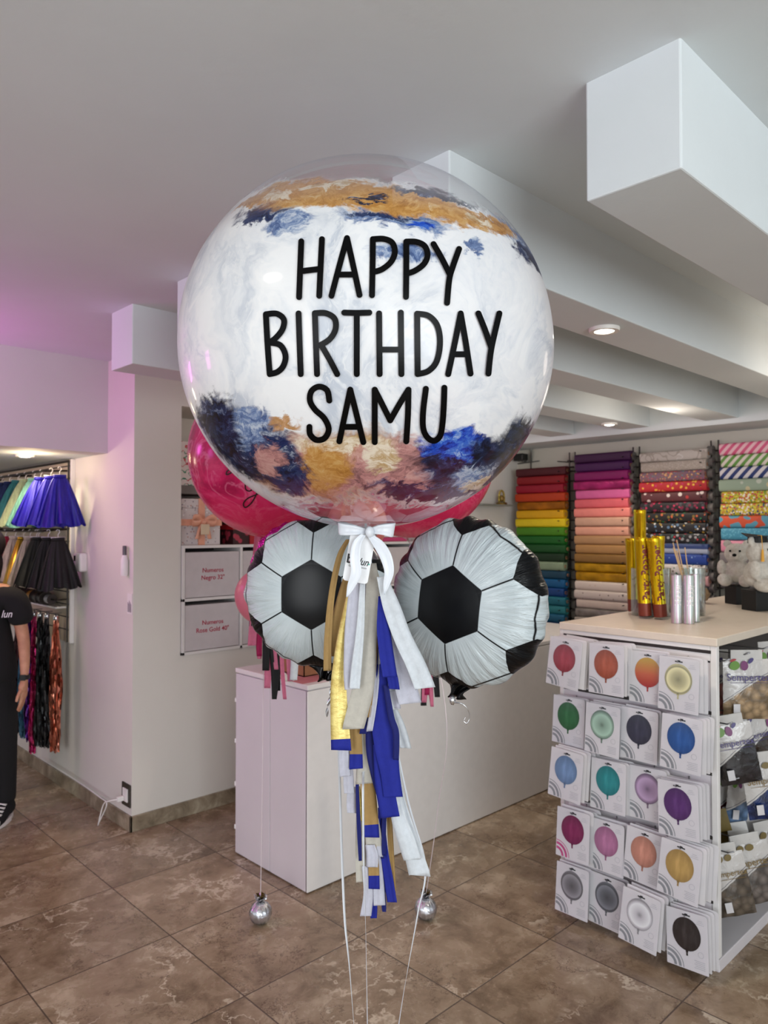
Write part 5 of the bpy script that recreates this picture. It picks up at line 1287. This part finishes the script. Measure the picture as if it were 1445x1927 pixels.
for i, (v, w_, m_, lb) in enumerate(sk): skirt(v, Z2, .275 if i != 5 else .28, w_, m_, lb, i+21, .02*((i*3)%3), .04*((i%3)-1))
# ribbon spools on the ledge
for i, (v, c, lb) in enumerate(((4.66,(190,190,194),'silver ribbon spool nearest the panel edge on the spool rail'),(4.76,(22,20,20),'black ribbon spool right of the gold trimmed one on the spool rail'),(4.84,(24,20,18),'black ribbon spool with gold dot on the spool rail'),(4.94,(170,130,40),'gold ribbon spool on the spool rail'),(5.04,(30,26,26),'dark ribbon spool left of the gold one on the spool rail'),(5.16,(36,30,30),'dark ribbon spool behind the arm on the spool rail'),(5.28,(28,24,24),'dark ribbon spool at the far end of the spool rail'))):
    e = empty('ribbon_spool', (UA-.10, v, .905+.26), label=lb, cat='spool')
    r = .042 if i else .03
    b_ = MB(); b_.X = Matrix.Rotation(PI/2, 4, 'X'); b_.lathe([(.008,-.032),(r*.9,-.032),(r*.9,.032),(.008,.032)], 24, caps=False); b_.build('ribbon_winding', M('spool%d'%i, c, .4, .3), e, smooth='auto')
    for sg in (-1,1): b_ = MB(); b_.X = Matrix.Rotation(PI/2, 4, 'X'); b_.lathe([(.008,sg*.034-.0015),(r,sg*.034-.0015),(r,sg*.034+.0015),(.008,sg*.034+.0015)], 24, caps=False); b_.build('flange', M('spool_flange', (58,50,46), .3), e, smooth='auto')
b_ = MB(); b_.tube([(-.10,.04,.26),(-.10,1.2,.26)], .006); b_.tube([(-.1,.04,.26),(-.02,.04,.26)], .004); b_.tube([(-.1,1.0,.26),(-.02,1.0,.26)], .004); b_.build('spool_rod', m_bar, pn)
b_ = MB(); b_.box((-.06,.1,.37),(-.02,.9,.40)); b_.build('wooden_rail', M('rail_wood', (110,58,36), .6), pn, bevel=.004)
# foil fringe curtains
def fv(px): return PU(px, 1300, UA-.115).y
def fringe(v, du, w, c, label, seed, top=.905+.17, bot=.26, metal=.8, rough=.28):
    e = empty('foil_fringe', (UA-.085-du, v, top), label=label, cat='fringe curtain', rz=0)
    m, t, b, out = newmat('fringe_%d' % seed); o = t.obj(); vv = t.node('ShaderNodeTexVoronoi'); t.set(vv, 'Vector', t.vmath('MULTIPLY', o, (1,1,.35))); t.set(vv, 'Scale', 75)
    cc = lin(c); sc = t.node('ShaderNodeSeparateColor'); t.set(sc, 0, vv.outputs['Color'])
    t.set(b, 'Base Color', t.ramp(sc.outputs[0], [(.0, tuple(x*.35 for x in cc[:3])+(1,)), (.55, cc), (.9, tuple(min(1, x*1.9+.1) for x in cc[:3])+(1,))])); t.set(b, 'Metallic', metal); t.set(b, 'Roughness', rough)
    nv = t.vmath('ADD', t.scale(t.vmath('SUBTRACT', vv.outputs['Color'], (.5,.5,.5)), 1.3), t.node('ShaderNodeNewGeometry').outputs['Normal']); t.set(b, 'Normal', t.vmath('NORMALIZE', nv))
    rr = random.Random(seed); mb = MB(); H = top-bot
    for k in range(60):
        a = rr.uniform(0, 2*PI); rad = rr.uniform(.3,1)*w/2; pts = []
        L_ = H*rr.uniform(.93,1.0); ph = rr.uniform(0, 6)
        for j in range(13):
            q = j/12; s_ = (.35+.65*min(1, q*1.6))*(1+.28*math.sin(q*7+seed))*(1 if q < .93 else .8)
            x = rad*s_*math.cos(a)*.8+.004*math.sin(q*20+ph); y = rad*s_*math.sin(a)+.004*math.cos(q*17+ph); tw = ph+q*5
            d = Vector((math.cos(tw), math.sin(tw), 0))*.0055; c0 = Vector((x, y, -L_*q)); pts.append([c0-d, c0+d])
        mb.grid(pts)
    mb.build('foil_strands', m, e)
    MB().lathe([(.004,.012),(.014,.0),(.016,-.02),(.010,-.03)], 12).build('tie', m_silv, e, smooth=True); return e
fringe(fv(104),.03,.085,(206,112,84),'rose gold foil fringe curtain hanging nearest the bare wall',5,bot=.265)
fringe(fv(87),.03,.06,(22,20,24),'black foil fringe curtain beside the rose gold one',6,metal=.4)
fringe(fv(79),.045,.06,(16,16,20),'black foil fringe curtain beside the hot pink one',7,metal=.4)
fringe(fv(69),.05,.045,(206,40,110),'hot pink foil fringe curtain next to the purple one',8,bot=.2)
fringe(fv(61),.05,.055,(96,22,140),'purple foil fringe curtain between the pink and pale blue ones',9)
fringe(fv(50),.05,.075,(70,130,160),'pale blue foil fringe curtain behind the hanging arm',10,metal=.4)
fringe(fv(38),.05,.06,(60,24,30),'dark red foil fringe curtain behind the person',11,metal=.4)
b_ = MB(); b_.tube([(-.02,.15,.165),(-.13,.17,.17)], .003); b_.tube([(-.02,.3,.165),(-.13,.32,.17)], .003); b_.tube([(-.02,.48,.165),(-.13,.5,.17)], .003); b_.build('hook', m_hook, pn)

# ------------------------------------------------------------------ the person at the left edge
PX, PY = -2.215, 4.08
pr = empty('person', W(PX, PY, 0), VIEWROT+.10, 'person in black t-shirt and trousers with a black wristwatch, standing at the left edge', 'person')
m_skin, t, b, out = newmat('skin'); o = t.obj(); t.set(b, 'Base Color', t.ramp(t.noise(o, 18, 4), [(.3, lin((176,122,92))), (.7, lin((206,152,120)))])); t.set(b, 'Roughness', .55); t.set(b, 'Subsurface Weight', .08); t.set(b, 'Subsurface Radius', (.02,.008,.004))
m_blk = M('black_cotton', (13,13,15), .9, bump=.2, bscale=200); m_hair = M('dark_hair', (30,20,15), .5, noise=.4, nscale=60)
def skinmesh(name, verts, edges, mat, parent, sub=2, root=0):
    me = bpy.data.meshes.new(name); me.from_pydata([v[:3] for v in verts], edges, []); me.materials.append(mat)
    ob = bpy.data.objects.new(name, me); COL.objects.link(ob); ob.parent = parent
    md = ob.modifiers.new('skin', 'SKIN'); md.use_smooth_shade = True
    for i, v in enumerate(verts):
        sv = me.skin_vertices[0].data[i]; r = v[3]; sv.radius = r if isinstance(r, tuple) else (r, r); sv.use_root = (i == root)
    ms = ob.modifiers.new('sub', 'SUBSURF'); ms.levels = sub; ms.render_levels = sub
    dg = bpy.context.evaluated_depsgraph_get(); dg.update(); nm = bpy.data.meshes.new_from_object(ob.evaluated_get(dg))
    ob.modifiers.clear(); ob.data = nm
    if not nm.materials: nm.materials.append(mat)
    for p in nm.polygons: p.use_smooth = True
    return ob
# local frame: x = person's left seen at camera right, -y = towards the camera
V = [(0,0,.84,.105),(0,0,.98,.098),(0,.0,1.12,.11),(0,.0,1.22,.10),(0,.005,1.29,.05),(0,-.01,1.36,.045),(0,-.015,1.415,.092),(0,-.01,1.485,.108),(0,0,1.55,.075)]
E = [(i, i+1) for i in range(8)]
def chain(start, pts):
    last = start
    for p in pts: V.append(p); E.append((last, len(V)-1)); last = len(V)-1
    return last
for sg in (1,-1):
    h = chain(3, [(sg*.12,0,1.245,.05),(sg*.175,.0,1.215,.046),(sg*.200,.01,1.08,.038),(sg*.222,.008,.975,.034),(sg*.240,-.025,.86,.028),(sg*.248,-.05,.765,.0205),(sg*.248,-.058,.725,(.018,.030)),(sg*.246,-.064,.690,(.015,.032))])
    fb = [(-.026,.068),(-.009,.078),(.009,.074),(.025,.060)]
    for (dy, L_) in fb:
        chain(h, [(sg*.245,-.064+dy*.85,.668,.009),(sg*.239,-.066+dy,.668-L_*.45,.0082),(sg*.229,-.066+dy,.668-L_*.85,.007)])
    chain(h-1, [(sg*.240,-.092,.712,.010),(sg*.235,-.108,.688,.009),(sg*.231,-.114,.662,.0075)])
    chain(0, [(sg*.085,0,.78,.085),(sg*.105,-.005,.62,.070),(sg*.115,-.01,.45,.052),(sg*.12,.005,.30,.050),(sg*.125,.01,.11,.036),(sg*.127,.01,.05,.034),(sg*.13,-.07,.035,.03)])
body = skinmesh('body', V, E, m_skin, pr)
nz = MB(); nz.ball((0,-.116,1.455), .013, 10, 8, (.8,1.1,1.3)); nz.build('nose', m_skin, pr, smooth=True)
for sg in (-1,1):
    k = MB(); k.ball((sg*.030,-.100,1.483), .012, 12, 8, (1.2,.6,.7)); k.build('eye', m_whiteb, pr, smooth=True)
    k = MB(); k.ball((sg*.030,-.1085,1.483), .0052, 8, 6, (1,.4,1)); k.build('iris', m_hair, pr, smooth=True)
    k = MB(); k.ball((sg*.083,.005,1.465), .017, 10, 8, (.4,.8,1.3)); k.build('ear', m_skin, pr, smooth=True)
k = MB(); k.ball((0,-.100,1.420), .020, 12, 8, (1.2,.4,.35)); k.build('mouth', M('lips', (170,84,78), .5), pr, smooth=True)
k = MB(); k.ball((0,.028,1.510), .108, 28, 18, (.98,1.0,.98), lambda d: 1+.02*math.sin(21*d.x)*math.sin(17*d.z)); k.ball((0,.075,1.40), .07, 24, 16, (1.15,.6,2.0), lambda d: 1+.04*math.sin(19*d.x)); k.build('hair', m_hair, pr, smooth=True)
VS = [(0,0,.70,(.215,.15)),(0,0,.82,(.205,.145)),(0,0,.95,(.185,.13)),(0,0,1.10,(.165,.125)),(0,0,1.20,(.135,.11)),(0,.0,1.275,(.078,.078))]
ES = [(0,1),(1,2),(2,3),(3,4),(4,5)]
for sg in (1,-1):
    l = 4
    for p in ((sg*.12,0,1.235,.085),(sg*.175,.0,1.212,.082),(sg*.203,.008,1.12,.072),(sg*.213,.01,1.055,.066)): VS.append(p); ES.append((l, len(VS)-1)); l = len(VS)-1
skinmesh('tshirt', VS, ES, m_blk, pr)
VT = [(0,0,.93,(.15,.11)),(0,0,.80,(.19,.13))]; ET = [(0,1)]
for sg in (1,-1):
    l = 1
    for p in ((sg*.09,0,.72,.105),(sg*.112,-.005,.58,.092),(sg*.122,-.008,.42,.078),(sg*.128,.0,.26,.068),(sg*.130,.008,.12,.060),(sg*.130,.008,.085,.058)): VT.append(p); ET.append((l, len(VT)-1)); l = len(VT)-1
skinmesh('trousers', VT, ET, m_blk, pr)
mb = MB(); zt_ = 1.135
def shirtmap(a, c, ox): return (ox+a, -.140, zt_+c)
addtext(mb, 'lun', .055, lambda a, c: (.178+a*.8, -.128-.0+.12*(.155+a-.09), zt_+c), .004, .3)
mb.build('printed_name', M('shirt_white', (226,222,226), .6), pr, recalc=False)
mb = MB(); addtext(mb, 'boa', .05, lambda a, c: (.112+a*.8, -.133, zt_-.004+c), .012)
mb.build('printed_name', M('shirt_pinkish', (226,170,140), .6), pr, recalc=False)
mb = MB(); mb.X = Matrix.Translation((.2475,-.045,.785)); mb.lathe([(.0245,-.012),(.0265,-.012),(.0265,.012),(.0245,.012)], 24, caps=False); mb.box((-.014,-.031,-.015),(.014,-.024,.015))
mb.build('wristwatch', M('watch_black', (12,12,14), .3), pr, smooth='auto')
for sg in (1,-1):
    x0 = sg*.132; b_ = MB()
    def shoe_ring(y, w_, h0, h1, n=14): return [(x0+w_*math.cos(2*PI*k/n), y, h0+(h1-h0)*(.5+.5*math.sin(2*PI*k/n))) for k in range(n)]
    rings = [shoe_ring(*a) for a in ((.075,.022,.012,.07),(.06,.037,.01,.10),(.03,.043,.008,.115),(0,.043,.008,.115),(-.03,.043,.008,.10),(-.07,.046,.008,.078),(-.11,.048,.008,.062),(-.15,.042,.008,.05),(-.175,.026,.01,.04))]
    idx = [[b_.vert(p) for p in r] for r in rings]
    for a, c in zip(idx, idx[1:]):
        for k in range(14): b_.face((a[k], a[(k+1)%14], c[(k+1)%14], c[k]))
    b_.face(idx[0]); b_.face(idx[-1][::-1]); sh = b_.build('shoe', m_blk, pr, smooth=True)
    b_ = MB(); pts = []
    for k in range(32):
        a = 2*PI*k/32; y = -.05+.135*math.sin(a); w_ = .047*math.cos(a)*(1 if y < 0 else .9); pts.append((x0+w_, y, .0))
    b_.poly(pts, (0,0,.026)); b_.build('sole', m_whiteb, sh, bevel=.004)
    b_ = MB(); b_.ball((x0,-.150,.030), .036, 16, 8, (1.1,1,.8)); b_.build('toe_cap', m_whiteb, sh, smooth=True)
    b_ = MB()
    for k in range(5): z = .066+.011*k; y = -.115+.021*k; b_.tube([(x0-.028,y,z-.006),(x0,y-.008,z+.006),(x0+.028,y+.010,z-.004)], .0035, 6); b_.tube([(x0+.028,y,z-.006),(x0,y-.008,z+.007),(x0-.028,y+.010,z-.004)], .0035, 6)
    b_.build('lace', m_whiteb, sh, smooth=True)
scn.view_settings.view_transform = 'Standard'
scn.view_settings.look = 'None'
scn.view_settings.exposure = 0

cy = scn.cycles
cy.max_bounces = 7; cy.diffuse_bounces = 3; cy.glossy_bounces = 3; cy.transmission_bounces = 4; cy.transparent_max_bounces = 10
cy.caustics_reflective = False; cy.caustics_refractive = False; cy.use_adaptive_sampling = True; cy.adaptive_threshold = .045
cy.sample_clamp_indirect = 6
